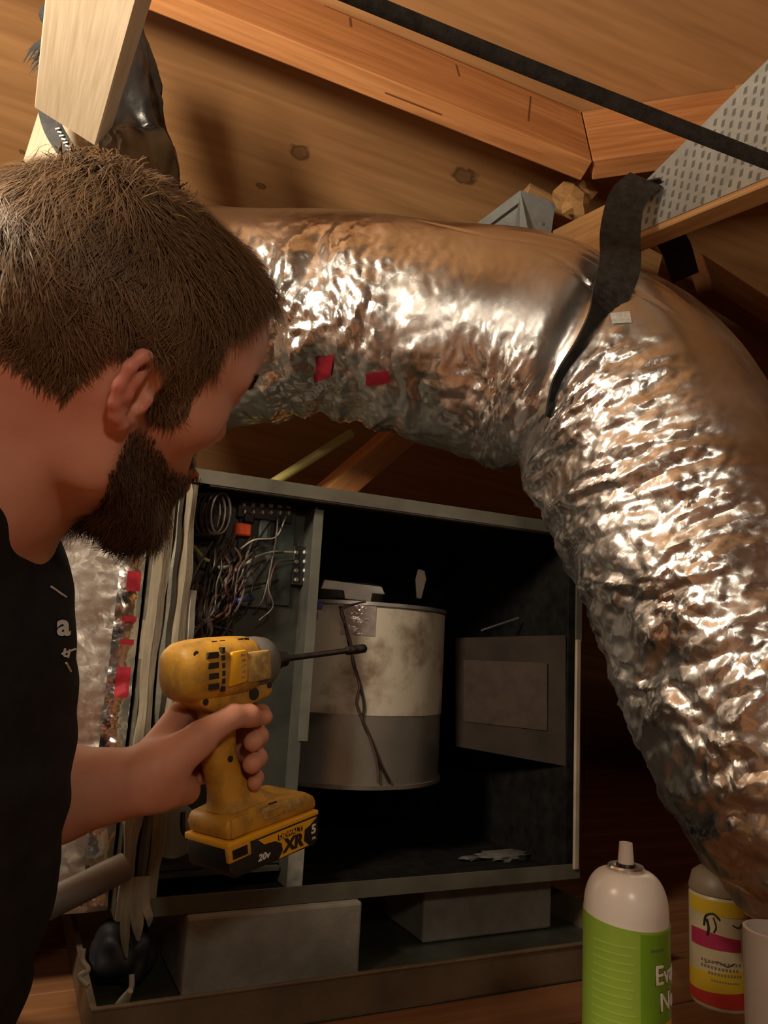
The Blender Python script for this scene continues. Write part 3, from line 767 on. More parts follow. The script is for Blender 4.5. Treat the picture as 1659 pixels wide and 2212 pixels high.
# blower outlet panel on the right
pm = plain('shaded_brown_panel', (0.040, 0.030, 0.024), 0.8, 0.0, (0.025, 0.020, 0.017), 12, spec=0.08)  # shade over the outlet panel is put into its dark base colour
def opt(px, py, t):
    ins_ = (bi + 0.10) * (1 - t) + 0.016 * t
    a = cp(px, py, ins_); return (a[0], ins_, a[1])
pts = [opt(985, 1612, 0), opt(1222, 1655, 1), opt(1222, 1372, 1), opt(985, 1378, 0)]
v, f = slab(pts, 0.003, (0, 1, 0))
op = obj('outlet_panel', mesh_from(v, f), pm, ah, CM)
_q = [CB(*p_) for p_ in pts]; _pn = nrm(np.cross(_q[1] - _q[0], _q[3] - _q[0]))
def onp(px, py):
    p_ = on_plane(px, py, _q[0], _pn) - O; return (float(np.dot(p_, wv)), float(np.dot(p_, nv)) - 0.0005, float(p_[2]))
pp2 = [onp(1000, 1558), onp(1180, 1578), onp(1180, 1432), onp(1000, 1425)]
v, f = slab(pp2, -0.002, (0, 1, 0))
obj('rating_label', mesh_from(v, f), plain('dull_rating_label', (0.060, 0.043, 0.034), 0.8, 0.0, (0.042, 0.032, 0.027), 40, spec=0.08), op, CM)
obj('brace_rod', tube_me([CB(cp(1040, 1362, bi + 0.05)[0], bi + 0.05, cp(1040, 1362, bi + 0.05)[1]), CB(cp(1120, 1335, bi + 0.05)[0], bi + 0.05, cp(1120, 1335, bi + 0.05)[1])], 0.002, 6), M['galv'], ah)
# lint and debris on the cabinet floor
for (x, y, s) in ((1150, 1735, 0.05), (1170, 1870, 0.035), (1060, 1800, 0.02)):
    p = cp(x, y, 0.06)
    bm = bmesh.new(); bmesh.ops.create_icosphere(bm, subdivisions=3, radius=1)
    for q in bm.verts:
        q.co = Vector((q.co.x * s, q.co.y * s * 0.5, q.co.z * s * 0.16)) * (1 + 0.35 * math.sin(11 * q.co.x + 3 * q.co.y) * math.cos(7 * q.co.z + 5 * q.co.y))
    me = bpy.data.meshes.new('lint'); bm.to_mesh(me); bm.free(); smooth_me(me)
    obj('dust_clump', me, plain('dust', (0.10, 0.095, 0.085), 0.9, 0, (0.06, 0.058, 0.05), 60, 0.5, 200), ah, CM @ Matrix.Translation((min(p[0], CW - 0.06), 0.12, CZ + 0.006)))

# ================================================================== PAN, BLOCKS, THINGS UNDER
pan = empty('drain_pan', CB(CW / 2, 0.2, FZ)); tag(pan, 'shallow metal drain pan with rusty brown rim under the air handler', 'drain pan')
ph = FZ + 0.048
_c0 = PZ(200, 2180, ph) - O; _c1 = PZ(1000, 2080, ph) - O
pw0 = float(np.dot(_c0, wv)); pd0 = float(np.dot(_c0, nv) + np.dot(_c1, nv)) / 2; pw1 = CW + 0.05; pd1 = 0.52
def pbox(name, lo, hi, mat): return obj(name, box_me(lo, hi, 0.0005, 1), mat, pan, CM)
pbox('pan_floor', (pw0, pd0, FZ + 0.001), (pw1, pd1, FZ + 0.003), M['pan_in'])
pbox('front_wall', (pw0, pd0, FZ + 0.003), (pw1, pd0 + 0.002, ph), M['pan'])
pbox('back_wall', (pw0, pd1 - 0.002, FZ + 0.003), (pw1, pd1, ph), M['pan'])
pbox('side_wall', (pw0, pd0 + 0.002, FZ + 0.003), (pw0 + 0.002, pd1 - 0.002, ph), M['pan'])
pbox('side_wall', (pw1 - 0.002, pd0 + 0.002, FZ + 0.003), (pw1, pd1 - 0.002, ph), M['pan'])
pbox('rim', (pw0 - 0.002, pd0 - 0.003, ph), (pw1, pd0 + 0.004, ph + 0.003), M['pan'])
pbox('rim', (pw0 - 0.003, pd0 + 0.004, ph), (pw0 + 0.004, pd1, ph + 0.003), M['pan'])
def block(x0, x1, inset, label):
    a = cp(x0, 2050, inset)[0]; b = cp(x1, 2050, inset)[0]
    me = box_me((a, inset, FZ + 0.0035), (b, inset + 0.14, CZ - 0.003), 0.004, 2)
    return tag(obj('foam_block', me, M['foam'], None, CM), label, 'foam block', 'foam blocks under the air handler')
block(400, 778, -0.016, 'wide pale foam block under the control side of the air handler')
block(912, 1190, 0.060, 'short grey foam block set back under the blower side')

# ================================================================== FLEX DUCT
axis = [P(120, 700, 1.36), P(420, 698, 1.34), P(700, 702, 1.31), P(960, 735, 1.29), P(1150, 775, 1.27), P(1320, 860, 1.23), P(1425, 1010, 1.18), P(1515, 1200, 1.12), P(1610, 1400, 1.06), P(1730, 1590, 1.0), P(1900, 1760, 0.95), P(2150, 1900, 0.92)]
ns, na = 640, 420
c = catmull(axis, ns * 4)
seg = np.r_[0, np.cumsum(np.linalg.norm(np.diff(c, axis=0), axis=1))]
DL = seg[-1]
sl = np.linspace(0, DL, ns)
c = np.stack([np.interp(sl, seg, c[:, i]) for i in range(3)], 1)
T, N, B = frames_along(c, ref=V(0.0, -1, 0.12))
Bd = B.copy()                                            # T x N : points down / into the bend
def s_of(px, py):
    q = c - CAM; dd = q @ _f
    x = W / 2 + FPX * (q @ _r) / dd; y = H / 2 - FPX * (q @ _u) / dd
    return sl[np.argmin((x - px) ** 2 + (y - py) ** 2)]
sb = s_of(1230, 800)                                     # bend / strap station
sg = s_of(735, 690)                                      # gathered, taped station
ph_ = np.linspace(0, 2 * math.pi, na, endpoint=False)
S, A_ = np.meshgrid(sl, ph_, indexing='ij')
Rd = 0.186
arc = np.where(A_ > math.pi, A_ - 2 * math.pi, A_)      # -pi..pi ; 0 faces the camera, +90deg down/inner
u = arc * Rd
phi = np.degrees(arc)
# crumple masks
front = sstep(-28, 12, phi) * (1 - sstep(150, 175, phi))
right = sstep(sb - 0.02, sb + 0.12, S)
low = sstep(s_of(1480, 1130), s_of(1570, 1330), S)
front_r = sstep(-10 - 22 * low, 16 - 14 * low, phi) * (1 - sstep(150, 175, phi))
gath = np.exp(-((S - sg) / 0.135) ** 2) * sstep(-38, 0, phi) * (1 - sstep(150, 175, phi))
midc = np.exp(-((S - (sb - 0.10)) / 0.10) ** 2) * sstep(12, 38, phi)
amp = 0.06 + 0.95 * right * front_r + 1.1 * gath * (1 - right) + 0.8 * midc * (1 - right) + 0.25 * sstep(20, 50, phi)
amp = np.clip(amp, 0, 1.25)
wu = u + 0.012 * vnoise(S * 14, u * 14, 5); wsx = S + 0.012 * vnoise(S * 13, u * 13, 6)
# compression pleats run round the duct, bunching on the inside of the bend
disp = 0.0060 * crumple(wsx * 22, wu * 10, 1) + 0.0038 * crumple(wsx * 52 + wu * 14, wu * 26, 2) + 0.0019 * crumple(wsx * 105, wu * 70 - wsx * 20, 3)
disp = disp * amp
pleat = np.abs(((wsx * 15 + 0.35 * vnoise(S * 6, u * 5, 8)) % 1.0) - 0.5) * 2
disp += (0.016 * gath * (1 - right)) * (pleat - 0.5) * (0.6 + 0.7 * crumple(S * 9, u * 5, 9))
pleat2 = np.abs(((wsx * 26 + wu * 6 + 0.6 * vnoise(S * 9, u * 8, 12)) % 1.0) - 0.5) * 2
disp += 0.0055 * right * front_r * (pleat2 - 0.5) * np.clip(0.5 + crumple(S * 6, u * 6, 10), 0, 1)
# soft large undulation of the slack jacket and the strap waist
disp += 0.010 * vnoise(S * 5, u * 5, 20) + 0.004 * vnoise(S * 12, u * 9, 21) * (0.3 + amp)
disp += -0.020 * np.exp(-((S - sb) / 0.03) ** 2) * sstep(-80, 20, phi)
disp += -0.030 * gath * sstep(20, 90, phi) * (1 - right)
# a few fine long creases on the smooth flank
for k in range(16):
    s0 = rng.uniform(s_of(700, 690), DL * 0.92); a0 = math.radians(rng.uniform(-85, -12)); ln = rng.uniform(0.05, 0.16)
    sl_ = rng.uniform(-0.35, 0.35)
    dline = np.abs((u - a0 * Rd) - sl_ * (S - s0)); m_ = np.exp(-((S - s0) / ln) ** 4)
    disp += rng.choice([-1, 1]) * 0.0022 * np.clip(1 - dline / 0.006, 0, 1) * m_
R = Rd + disp
vv = c[:, None, :] + R[..., None] * (np.cos(A_)[..., None] * N[:, None, :] + np.sin(A_)[..., None] * Bd[:, None, :])
idx = np.arange(ns * na).reshape(ns, na)
q = np.stack([idx[:-1], np.roll(idx, -1, 1)[:-1], np.roll(idx, -1, 1)[1:], idx[1:]], -1).reshape(-1, 4)
fd = empty('flex_duct', c[ns // 2]); tag(fd, 'large crinkled silver foil flexible duct bending down beside the air handler', 'duct')
dme = mesh_np(vv.reshape(-1, 3), q, True)
dme.set_sharp_from_angle(angle=math.radians(28))
cat_ = np.zeros((ns * na, 4), np.float32); cat_[:, 0] = np.clip(amp.ravel(), 0, 1); cat_[:, 3] = 1
dme.color_attributes.new('crinkle', 'FLOAT_COLOR', 'POINT').data.foreach_set('color', cat_.ravel())
M['ductfoil'] = foil_mat('duct_jacket_foil', attr='crinkle', scale=42.0, bump=0.75)
dj = obj('foil_jacket', dme, M['ductfoil'], fd)
def duct_pt(px, py, off=0.0):
    """first hit of the pixel ray with the duct surface"""
    h = DBVH.ray_cast(Vector(CAM), Vector(nrm(ray(px, py))))
    return np.array(h[0]) + np.array(h[1]) * off if h[0] else None
DBVH = BVHTree.FromPolygons([tuple(map(float, p)) for p in vv.reshape(-1, 3)[:]], [tuple(map(int, f)) for f in q])
def decal(name, poly_px, off, mat, parent, cast, sub=6):
    """small tape patch laid on a surface: grid of a pixel quad dropped onto the surface"""
    (x0, y0), (x1, y1), (x2, y2), (x3, y3) = poly_px
    n = sub; P_ = []
    for i in range(n + 1):
        for j in range(n + 1):
            s, t = i / n, j / n
            x = (x0 * (1 - s) + x1 * s) * (1 - t) + (x3 * (1 - s) + x2 * s) * t
            y = (y0 * (1 - s) + y1 * s) * (1 - t) + (y3 * (1 - s) + y2 * s) * t
            P_.append(cast(x, y, off))
    if any(p is None for p in P_): return None
    fs = [(i * (n + 1) + j, (i + 1) * (n + 1) + j, (i + 1) * (n + 1) + j + 1, i * (n + 1) + j + 1) for i in range(n) for j in range(n)]
    return obj(name, mesh_from(P_, fs, True), mat, parent)
decal('red_tape', [(684, 772), (722, 766), (716, 812), (678, 826)], 0.0025, M['redtape'], dj, duct_pt)
decal('red_tape', [(790, 806), (838, 800), (842, 826), (792, 832)], 0.0025, M['redtape'], dj, duct_pt)
decal('white_sticker', [(1318, 678), (1360, 674), (1364, 698), (1322, 701)], 0.002, plain('scuffed_white_tape', (0.5, 0.5, 0.47), 0.5, 0.0, (0.3, 0.3, 0.28), 120), dj, duct_pt)

# ------------------------------------------------------------------ strap that carries the duct
st = empty('duct_strap', P(1380, 400, 1.28)); tag(st, 'wide dark strap hanging from the truss and cradling the duct bend', 'strap')
def strap_me(center_px, widths, depths, dirs, thick=0.0012, n=50):
    """ribbon through image-plane stations at given depth; widths in metres; dirs = width direction vectors"""
    pts = catmull([P(x, y, d) for (x, y), d in zip(center_px, depths)], n)
    ws_ = np.interp(np.linspace(0, 1, n), np.linspace(0, 1, len(widths)), widths)
    dv = np.stack([np.interp(np.linspace(0, 1, n), np.linspace(0, 1, len(dirs)), np.array(dirs)[:, k]) for k in range(3)], 1)
    T_ = np.gradient(pts, axis=0); T_ /= np.linalg.norm(T_, axis=1)[:, None]
    rings = []
    for i in range(n):
        d = dv[i] - T_[i] * np.dot(dv[i], T_[i]); d = nrm(d); nn = np.cross(T_[i], d)
        h = ws_[i] / 2
        rings.append(np.array([pts[i] - d * h - nn * thick, pts[i] + d * h - nn * thick, pts[i] + d * h + nn * thick, pts[i] - d * h + nn * thick]))
    return loft_me(rings, False)
rx = _r
def cpl(px, py, gap=0.012):
    p = duct_pt(px, py, gap); return float(np.dot(p - CAM, _f)) if p is not None else 1.1
pxs = [(1395, 388), (1355, 430), (1340, 500), (1338, 580), (1305, 660), (1255, 735), (1205, 800), (1188, 845), (1178, 900)]
dps = [1.17, 1.145, 1.12, 1.09, cpl(1290, 690), cpl(1250, 740), cpl(1205, 800), cpl(1190, 840), cpl(1180, 900)]
obj('front_band', strap_me(pxs, [0.055, 0.055, 0.058, 0.058, 0.055, 0.042, 0.03, 0.02, 0.02], dps, [rx, rx + V(0, 0.1, 0), rx, rx, rx + V(0.2, 0.5, 0.5), rx + V(0.2, 1.2, 0.9), V(0.3, 1.6, 0.5), V(0.3, 1.8, 0.4), V(0.3, 1.8, 0.4)]), M['strap'], st)
obj('back_band', strap_me([(1388, 392), (1420, 440), (1440, 500), (1462, 540), (1480, 600)], [0.05, 0.052, 0.054, 0.05, 0.05], [1.17, 1.26, 1.34, 1.40, 1.44], [rx, rx + V(0, 0.3, 0), rx, rx, rx]), M['strap'], st)

# ================================================================== FOIL PLENUM ON THE LEFT
pn = empty('foil_plenum', CB(-0.3, 0.2, CZ)); tag(pn, 'foil faced plenum box with red printed tape beside the cabinet', 'plenum')
pw = (-0.62, wl - 0.004); pdp = (0.03, 0.44); pz = (CZ - 0.0, zt - 0.02)
nu, nv_ = 150, 150
uu, vz = np.meshgrid(np.linspace(pw[0], pw[1], nu), np.linspace(pz[0], pz[1], nv_), indexing='ij')
near = sstep(pw[1] - 0.07, pw[1] - 0.01, uu)
dz = 0.0035 * vnoise(uu * 9, vz * 9, 50) + (0.0006 + 0.002 * near) * crumple(uu * 30, vz * 70, 51) + 0.0005 * crumple(uu * 60, vz * 120, 52)
dz += 0.0016 * near * (np.abs(((vz * 62 + 0.5 * vnoise(uu * 20, vz * 15, 53)) % 1) - 0.5) * 2 - .5)
vv2 = np.stack([uu, pdp[0] - dz, vz], -1).reshape(-1, 3)
ii = np.arange(nu * nv_).reshape(nu, nv_)
qq = np.stack([ii[:-1, :-1], ii[1:, :-1], ii[1:, 1:], ii[:-1, 1:]], -1).reshape(-1, 4)
obj('body', box_me((pw[0], pdp[0] + 0.006, pz[0]), (pw[1], pdp[1], pz[1])), M['foil2'], pn, CM)
obj('front_facing', mesh_np(vv2, qq, True), M['foil2'], pn, CM)
tapew = pw[1] - 0.034
nt_ = 90
tz = np.linspace(pz[0] + 0.01, pz[1] - 0.01, nt_)
tv = []; tu = np.linspace(tapew, pw[1] - 0.002, 12)
for a in tu:
    for b in tz:
        tv.append((a, pdp[0] - 0.0095 - 0.004 * float(np.sin((a - tapew) / 0.034 * math.pi)) - 0.0022 * float(crumple(np.array([a * 40]), np.array([b * 75]), 61)[0]), b))
tq = [(i * nt_ + j, (i + 1) * nt_ + j, (i + 1) * nt_ + j + 1, i * nt_ + j + 1) for i in range(11) for j in range(nt_ - 1)]
tp = obj('foil_tape', mesh_from(tv, tq, True), M['foil'], pn, CM)
for (y0, y1) in ((1232, 1275), (1440, 1506), (1330, 1342), (1380, 1392)):
    a = cp(262, y1, 0.015); b = cp(262, y0, 0.015); g = []
    wa = tapew + 0.010
    for i in range(8):
        for j in range(10):
            w_ = wa + (0.018) * i / 7; z_ = a[1] + (b[1] - a[1]) * j / 9
            g.append((w_, pdp[0] - 0.0175 - 0.0022 * float(crumple(np.array([w_ * 40]), np.array([z_ * 75]), 61)[0]), z_))
    obj('red_print', mesh_from(g, [(i * 10 + j, (i + 1) * 10 + j, (i + 1) * 10 + j + 1, i * 10 + j + 1) for i in range(7) for j in range(9)], True), M['redtape'], tp, CM)

# ================================================================== SMALL THINGS AROUND THE UNIT
# brace and pipes seen between duct and cabinet top
beam('roof_brace', P(655, 1085, 1.52), P(905, 870, 1.62), V(-0.3, -0.4, 1), 0.05, 0.06, M['rafter'], 'short orange brace standing behind the cabinet under the duct', 'brace')
tag(obj('conduit', tube_me([P(560, 1062, 1.44), P(760, 935, 1.5)], 0.009, 12), M['w_yellow'], None), 'thin yellowish conduit leaning behind the cabinet top', 'conduit')
g = [CB(cp(566, 1040, 0.10)[0], 0.10, zt + 0.006), CB(cp(600, 1034, 0.13)[0], 0.13, zt + 0.010), CB(cp(660, 1045, 0.12)[0], 0.12, zt + 0.007), CB(cp(712, 1052, 0.10)[0], 0.10, zt + 0.007)]
tag(obj('drain_line', tube_me(g, 0.006, 10, 24), M['pvc'], None), 'short white drain tube lying on the cabinet top', 'tube')
# grey conduit and dark drain hose under the left side
tag(obj('conduit', tube_me([P(40, 1985, 0.86), P(270, 1872, 0.94)], 0.017, 16), M['conduit'], None), 'thick grey conduit running behind the black shirt to the unit', 'conduit')
hz = CB(-0.14, -0.02, 0.0)
bm = bmesh.new(); bmesh.ops.create_icosphere(bm, subdivisions=4, radius=1)
for q_ in bm.verts:
    n_ = 1 + 0.16 * math.sin(5 * q_.co.x + 2) * math.cos(4 * q_.co.z) + 0.08 * math.sin(11 * q_.co.y + 6 * q_.co.x)
    q_.co = Vector((q_.co.x * 0.040, q_.co.y * 0.040, q_.co.z * 0.036)) * n_
me = bpy.data.meshes.new('bag'); bm.to_mesh(me); bm.free(); smooth_me(me)
b0 = CB(pw0 + 0.052, 0.040, FZ + 0.047)
tag(obj('black_bag', me, M['rag'], None, frame(b0, wv + V(0, 0, -0.18), V(0, 0, 1))), 'crumpled black bag stuffed in the pan under the cabinet corner', 'bag')
for i, (pts, lab) in enumerate((([(180, 2050), (178, 2075), (190, 2095), (172, 2110), (190, 2130)], 'white wire curl hanging over the pan by the black bag'),
                            ([(285, 2105), (283, 2135), (262, 2160), (245, 2185), (268, 2172), (282, 2140)], 'white wire loop lying in the pan below the cabinet corner'))):
    tag(obj('loose_wire', tube_me([P(x, y, 0.862 - 0.004 * k) if i == 0 else P(x, y, 0.885 - 0.006 * k) for k, (x, y) in enumerate(pts)], 0.0032, 8, 40), M['w_white'], None), lab, 'wire')

# ================================================================== CANS
def bend(me, R_, mm):
    """wrap a flat text mesh (x right, y up, z out) round a cylinder of radius R_; x=0 faces local -Y"""
    for v_ in me.vertices:
        a = v_.co.x / R_; r = R_ + v_.co.z
        x, z = v_.co.x, v_.co.y
        v_.co = Vector((r * math.sin(a), -r * math.cos(a), z))
    return me
def band_me(R_, z0, z1, a0=0.0, a1=2 * math.pi, t=0.0004, n=64, curve=None):
    rings = []
    for a in np.linspace(a0, a1, n):
        s, c_ = math.sin(a), -math.cos(a)
        zt2 = z1 if curve is None else z1 + curve(a)
        rings.append(np.array([(R_ * s, R_ * c_, z0), ((R_ + t) * s, (R_ + t) * c_, z0), ((R_ + t) * s, (R_ + t) * c_, zt2), (R_ * s, R_ * c_, zt2)]))
    return smooth_me(loft_me(rings), 40)
# green can
cz_top = P(1345, 1820, 0.65)
base = V(P(1352, 2000, 0.65)[0], P(1352, 2000, 0.65)[1], FZ)
Rc = 0.0345
# face direction: label front turned to the right of the camera
def can_root(name, base, label):
    e = empty(name, base); tag(e, label, 'spray can', 'spray cans'); e.pop('group', None) if False else None
    return e
def facing(base, deg):
    d = CAM - base; yaw = math.atan2(d[1], d[0]) + math.pi / 2 + math.radians(deg)
    return Matrix.Translation(Vector(base)) @ Matrix.Rotation(yaw, 4, 'Z')
hc = cz_top[2] - FZ; zs = P(1352, 1990, 0.62)[2] - FZ           # dome / body seam
sc_ = hc
cn = can_root('spray_can', base, 'green and white aerosol can with a white nozzle beside the drain pan')
mm = facing(base, 0)
zdome = hc - 0.018 - 0.006
obj('body', lathe_me([(Rc - 0.002, 0.0), (Rc, 0.003), (Rc, zs)], 64), M['canwhite'], cn, mm)
hd_ = zdome - zs
obj('dome', lathe_me([(Rc, zs)] + [(0.0135 + (Rc - 0.0135) * math.cos(t) ** 0.85, zs + hd_ * math.sin(t)) for t in np.linspace(0.08, math.pi / 2 - 0.02, 16)], 64), M['canwhite'], cn, mm)
vc = obj('valve_cup', lathe_me([(0.0135, zdome - 0.002), (0.0152, zdome), (0.0155, zdome + 0.002), (0.0145, zdome + 0.0035), (0.010, zdome + 0.0032), (0.008, zdome + 0.001)], 48), M['tin'], cn, mm)
obj('gasket', lathe_me([(0.0076, zdome + 0.0015), (0.0082, zdome + 0.003), (0.0076, zdome + 0.005)], 32), M['steel'], vc, mm)
obj('nozzle', lathe_me([(0.0068, zdome + 0.0035), (0.0066, zdome + 0.008), (0.0056, zdome + 0.0195), (0.0054, zdome + 0.0215), (0.0030, zdome + 0.0215), (0.0028, zdome + 0.019)], 32), M['canwhite'], cn, mm)
ZL = zs - 0.004
lab = obj('label', band_me(Rc + 0.0002, 0.006, ZL, -math.pi, math.pi, curve=lambda a: -0.0035 * math.cos(a - 0.9)), M['cangreen'], cn, mm)
obj('label_panel', band_me(Rc + 0.0006, 0.006, ZL - 0.004, 0.32, 2.6, curve=lambda a: 0.002 - 0.0035 * math.cos(a - 0.9)), M['cangreen2'], lab, mm)
# fine print lines and headings
mes = []
for k in range(24):
    z = ZL - 0.016 - k * 0.0062
    mes.append(band_me(Rc + 0.0006, z, z + 0.0014, -0.85 + 0.05 * rng.random(), 0.12 + 0.12 * rng.random(), 0.0002, 16))
obj('fine_print', join_me(mes), M['fade'], lab, mm)
def can_text(body, size, ang, z, mat, R_=Rc, parent=lab, bold=0.0, align='LEFT', off=0.0011):
    me = bend(text_me(body, size, 0.0002, bold, align), R_ + off, None)
    return obj('lettering', me, mat, parent, mm @ Matrix.Rotation(ang, 4, 'Z'))
can_text('Evap', 0.020, 0.66, ZL - 0.036, M['ink'], bold=0.0009, off=0.0009)
can_text('Evap', 0.020, 0.66, ZL - 0.036, M['white'], bold=0.0002, off=0.0013)
for o_, dzz in ((bpy.data.objects['lettering'], 0),): pass
for o_ in [o_ for o_ in bpy.data.objects if o_.name.startswith('lettering')]: o_.data.transform(Matrix.Translation((0, 0, ZL - 0.036)))
n0 = {o_.name for o_ in bpy.data.objects}
can_text('No', 0.019, 0.80, 0, M['ink'], bold=0.0009, off=0.0009); can_text('No', 0.019, 0.80, 0, M['white'], bold=0.0002, off=0.0013)
for o_ in [o_ for o_ in bpy.data.objects if o_.name not in n0]: o_.data.transform(Matrix.Translation((0, 0, ZL - 0.056)))
mes = [band_me(Rc + 0.0008, ZL - 0.018, ZL - 0.016, 0.55, 0.95, 0.0003, 16)]
obj('dark_stroke', join_me(mes), M['greytxt'], lab, mm)
pill = []
for a in np.linspace(0.60, 1.35, 24):
    e_ = min(1, math.sqrt(max(0.02, 1 - max(0, (0.72 - a) / 0.12) ** 2)))
    s, c_ = math.sin(a), -math.cos(a)
    pill.append(np.array([((Rc + q_) * s, (Rc + q_) * c_, ZL - 0.0765 + w_ * 0.0052 * e_) for q_, w_ in ((0.0007, -1), (0.0012, -1), (0.0012, 1), (0.0007, 1))]))
obj('orange_badge', smooth_me(loft_me(pill), 40), M['orange'], lab, mm)
obj('dark_stroke', band_me(Rc + 0.0008, ZL - 0.096, ZL - 0.0945, 0.6, 1.3, 0.0003, 16), M['greytxt'], lab, mm)

# second can, farther right, partly behind the duct
b2 = V(*P(1558, 2150, 1.06)[:2], FZ); R2 = 0.0395
ztop = P(1550, 1885, 1.06)[2] - FZ; zcap = P(1550, 1948, 1.03)[2] - FZ
c2 = can_root('spray_can', b2, 'tan capped aerosol can with yellow, cream and red label under the duct')
mm = facing(b2, 6)
obj('body', lathe_me([(R2 - 0.002, 0.0), (R2, 0.003), (R2, zcap - 0.004), (R2 - 0.003, zcap)], 48), M['cancream'], c2, mm)
obj('cap', lathe_me([(R2 + 0.0005, zcap), (R2 + 0.001, zcap + 0.004), (R2 - 0.004, zcap + 0.022), (R2 - 0.012, ztop - 0.002), (R2 - 0.016, ztop)], 48), M['cap'], c2, mm)
lab2 = obj('label', band_me(R2 + 0.0002, 0.02, zcap - 0.006, -math.pi, math.pi), M['cancream'], c2, mm)
obj('yellow_band', band_me(R2 + 0.0007, zcap - 0.024, zcap - 0.005, -1.3, 1.4, curve=lambda a: 0), M['canyellow'], lab2, mm)
obj('red_band', band_me(R2 + 0.0007, 0.006, 0.024, -math.pi, math.pi, curve=lambda a: 0.004 * math.sin(a)), M['canred'], lab2, mm)
obj('yellow_band', band_me(R2 + 0.0005, 0.02, 0.050, -math.pi, math.pi, curve=lambda a: 0.006 * math.sin(a)), M['canyellow'], lab2, mm)
obj('magenta_banner', band_me(R2 + 0.0009, zcap - 0.066, zcap - 0.048, -1.2, 0.55, curve=lambda a: -0.003 * math.sin(a * 2)), M['canmag'], lab2, mm)
mes = []
for k, (z, a0, a1, h) in enumerate(((zcap - 0.084, -0.75, 0.6, 0.0012), (zcap - 0.091, -0.75, 0.5, 0.0012), (zcap - 0.098, -0.5, 0.6, 0.0012), (zcap - 0.106, -0.4, 0.5, 0.0008))):
    n_ = 11
    for j in range(n_):
        b0_ = a0 + (a1 - a0) * j / n_
        mes.append(band_me(R2 + 0.0007, z, z + h * 3, b0_, b0_ + (a1 - a0) / n_ * 0.6, 0.0003, 5))
obj('small_print', join_me(mes), plain('brown_print', (0.22, 0.17, 0.12), 0.5), lab2, mm)
# dark irregular strokes of the emblem
for pts, r_ in (([(-0.62, -0.004), (-0.55, 0.012), (-0.30, 0.018), (-0.10, 0.010)], 0.0016), ([(-0.52, 0.008), (-0.46, -0.006), (-0.50, -0.018)], 0.0020), ([(-0.30, 0.012), (-0.22, -0.002), (-0.30, -0.012)], 0.0012), ([(0.30, 0.004), (0.50, 0.000), (0.62, 0.006)], 0.0012), ([(-0.6, -0.062), (-0.2, -0.056), (0.1, -0.061), (0.35, -0.055)], 0.0009)):
    p_ = [((R2 + 0.0004) * math.sin(a), -(R2 + 0.0004) * math.cos(a), zcap - 0.036 + z * 0.8) for a, z in pts]
    obj('emblem_stroke', tube_me(p_, r_, 6, 30), M['ink'], lab2, mm)

# white pipe end at the lower right edge
b3 = V(*P(1688, 2212, 0.74)[:2], FZ); R3 = 0.032
zt3 = P(1668, 2020, 0.74)[2] - FZ
mm = Matrix.Translation(Vector(b3))
t3 = lathe_me([(R3, 0.0), (R3, zt3), (R3 - 0.003, zt3 + 0.0005), (R3 - 0.0035, zt3 - 0.05)], 48)
tag(obj('pipe_stub', t3, M['pvc'], None, mm), 'upright white plastic pipe stub beside the tan capped can', 'pipe')

# ================================================================== IMPACT DRIVER
fwd = nrm(V(math.sin(math.radians(38.7)) * math.cos(math.radians(6.8)), math.cos(math.radians(38.7)) * math.cos(math.radians(6.8)), math.sin(math.radians(6.8))))
TO = P(472, 1513, 0.785)
rollv = nrm(V(-0.02, 0.0, 1.0))
TM = frame(TO, fwd, rollv)
drv = empty('impact_driver', apply(TM, [(0.02, 0, -0.17)])[0])
tag(drv, 'worn yellow and black cordless impact driver held in the hand', 'impact driver')
def tpart(name, me, mat, parent=None): return obj(name, me, mat, parent or drv, TM)
AX = 0.033
def sq(r, n=40, k=2.6):
    t = np.linspace(0, 2 * math.pi, n, endpoint=False)
    c_, s_ = np.cos(t), np.sin(t)
    return r * np.sign(c_) * np.abs(c_) ** (2 / k), r * np.sign(s_) * np.abs(s_) ** (2 / k)
prof = [(-0.058, 0.010), (-0.0575, 0.019), (-0.054, 0.0245), (-0.047, 0.0282), (-0.035, 0.0300), (-0.010, 0.0305), (0.015, 0.0300), (0.030, 0.0290), (0.034, 0.0275)]
rings = []
for x, r in prof:
    y, z = sq(r); rings.append(np.stack([np.full(40, x), y, AX + z * 1.02], 1))
hs = tpart('motor_housing', smooth_me(loft_me(rings), 40), M['yellow'])
# seam ridge, lower gear cover
tpart('gear_cover', smooth_me(prism_me([(-0.040, 0.014), (0.055, 0.016), (0.060, 0.006), (0.056, -0.002), (0.034, -0.006), (0.022, -0.012), (-0.022, -0.008), (-0.036, 0.0)], -0.0195, 0.0195, 0.005, 3), 40), M['yellow'])
nose = [(0.031, 0.0262), (0.036, 0.0282), (0.050, 0.0280), (0.060, 0.0262), (0.067, 0.0220), (0.071, 0.0165), (0.072, 0.0120)]
rings = []
for x, r in nose:
    y, z = sq(r, 40, 2.2); rings.append(np.stack([np.full(40, x), y, AX + z], 1))
nc = tpart('nose_cone', smooth_me(loft_me(rings), 40), M['nose'])
tpart('nose_plate', smooth_me(prism_me([(0.014, AX - 0.016), (0.046, AX - 0.015), (0.046, AX + 0.015), (0.014, AX + 0.015)], -0.0308, -0.024, 0.003, 2), 40), M['worn'], hs)
tpart('name_plate', smooth_me(prism_me([(-0.012, AX - 0.017), (0.012, AX - 0.014), (0.012, AX + 0.018), (-0.008, AX + 0.017)], -0.0314, -0.026, 0.002, 2), 40), M['yellow2'], hs)
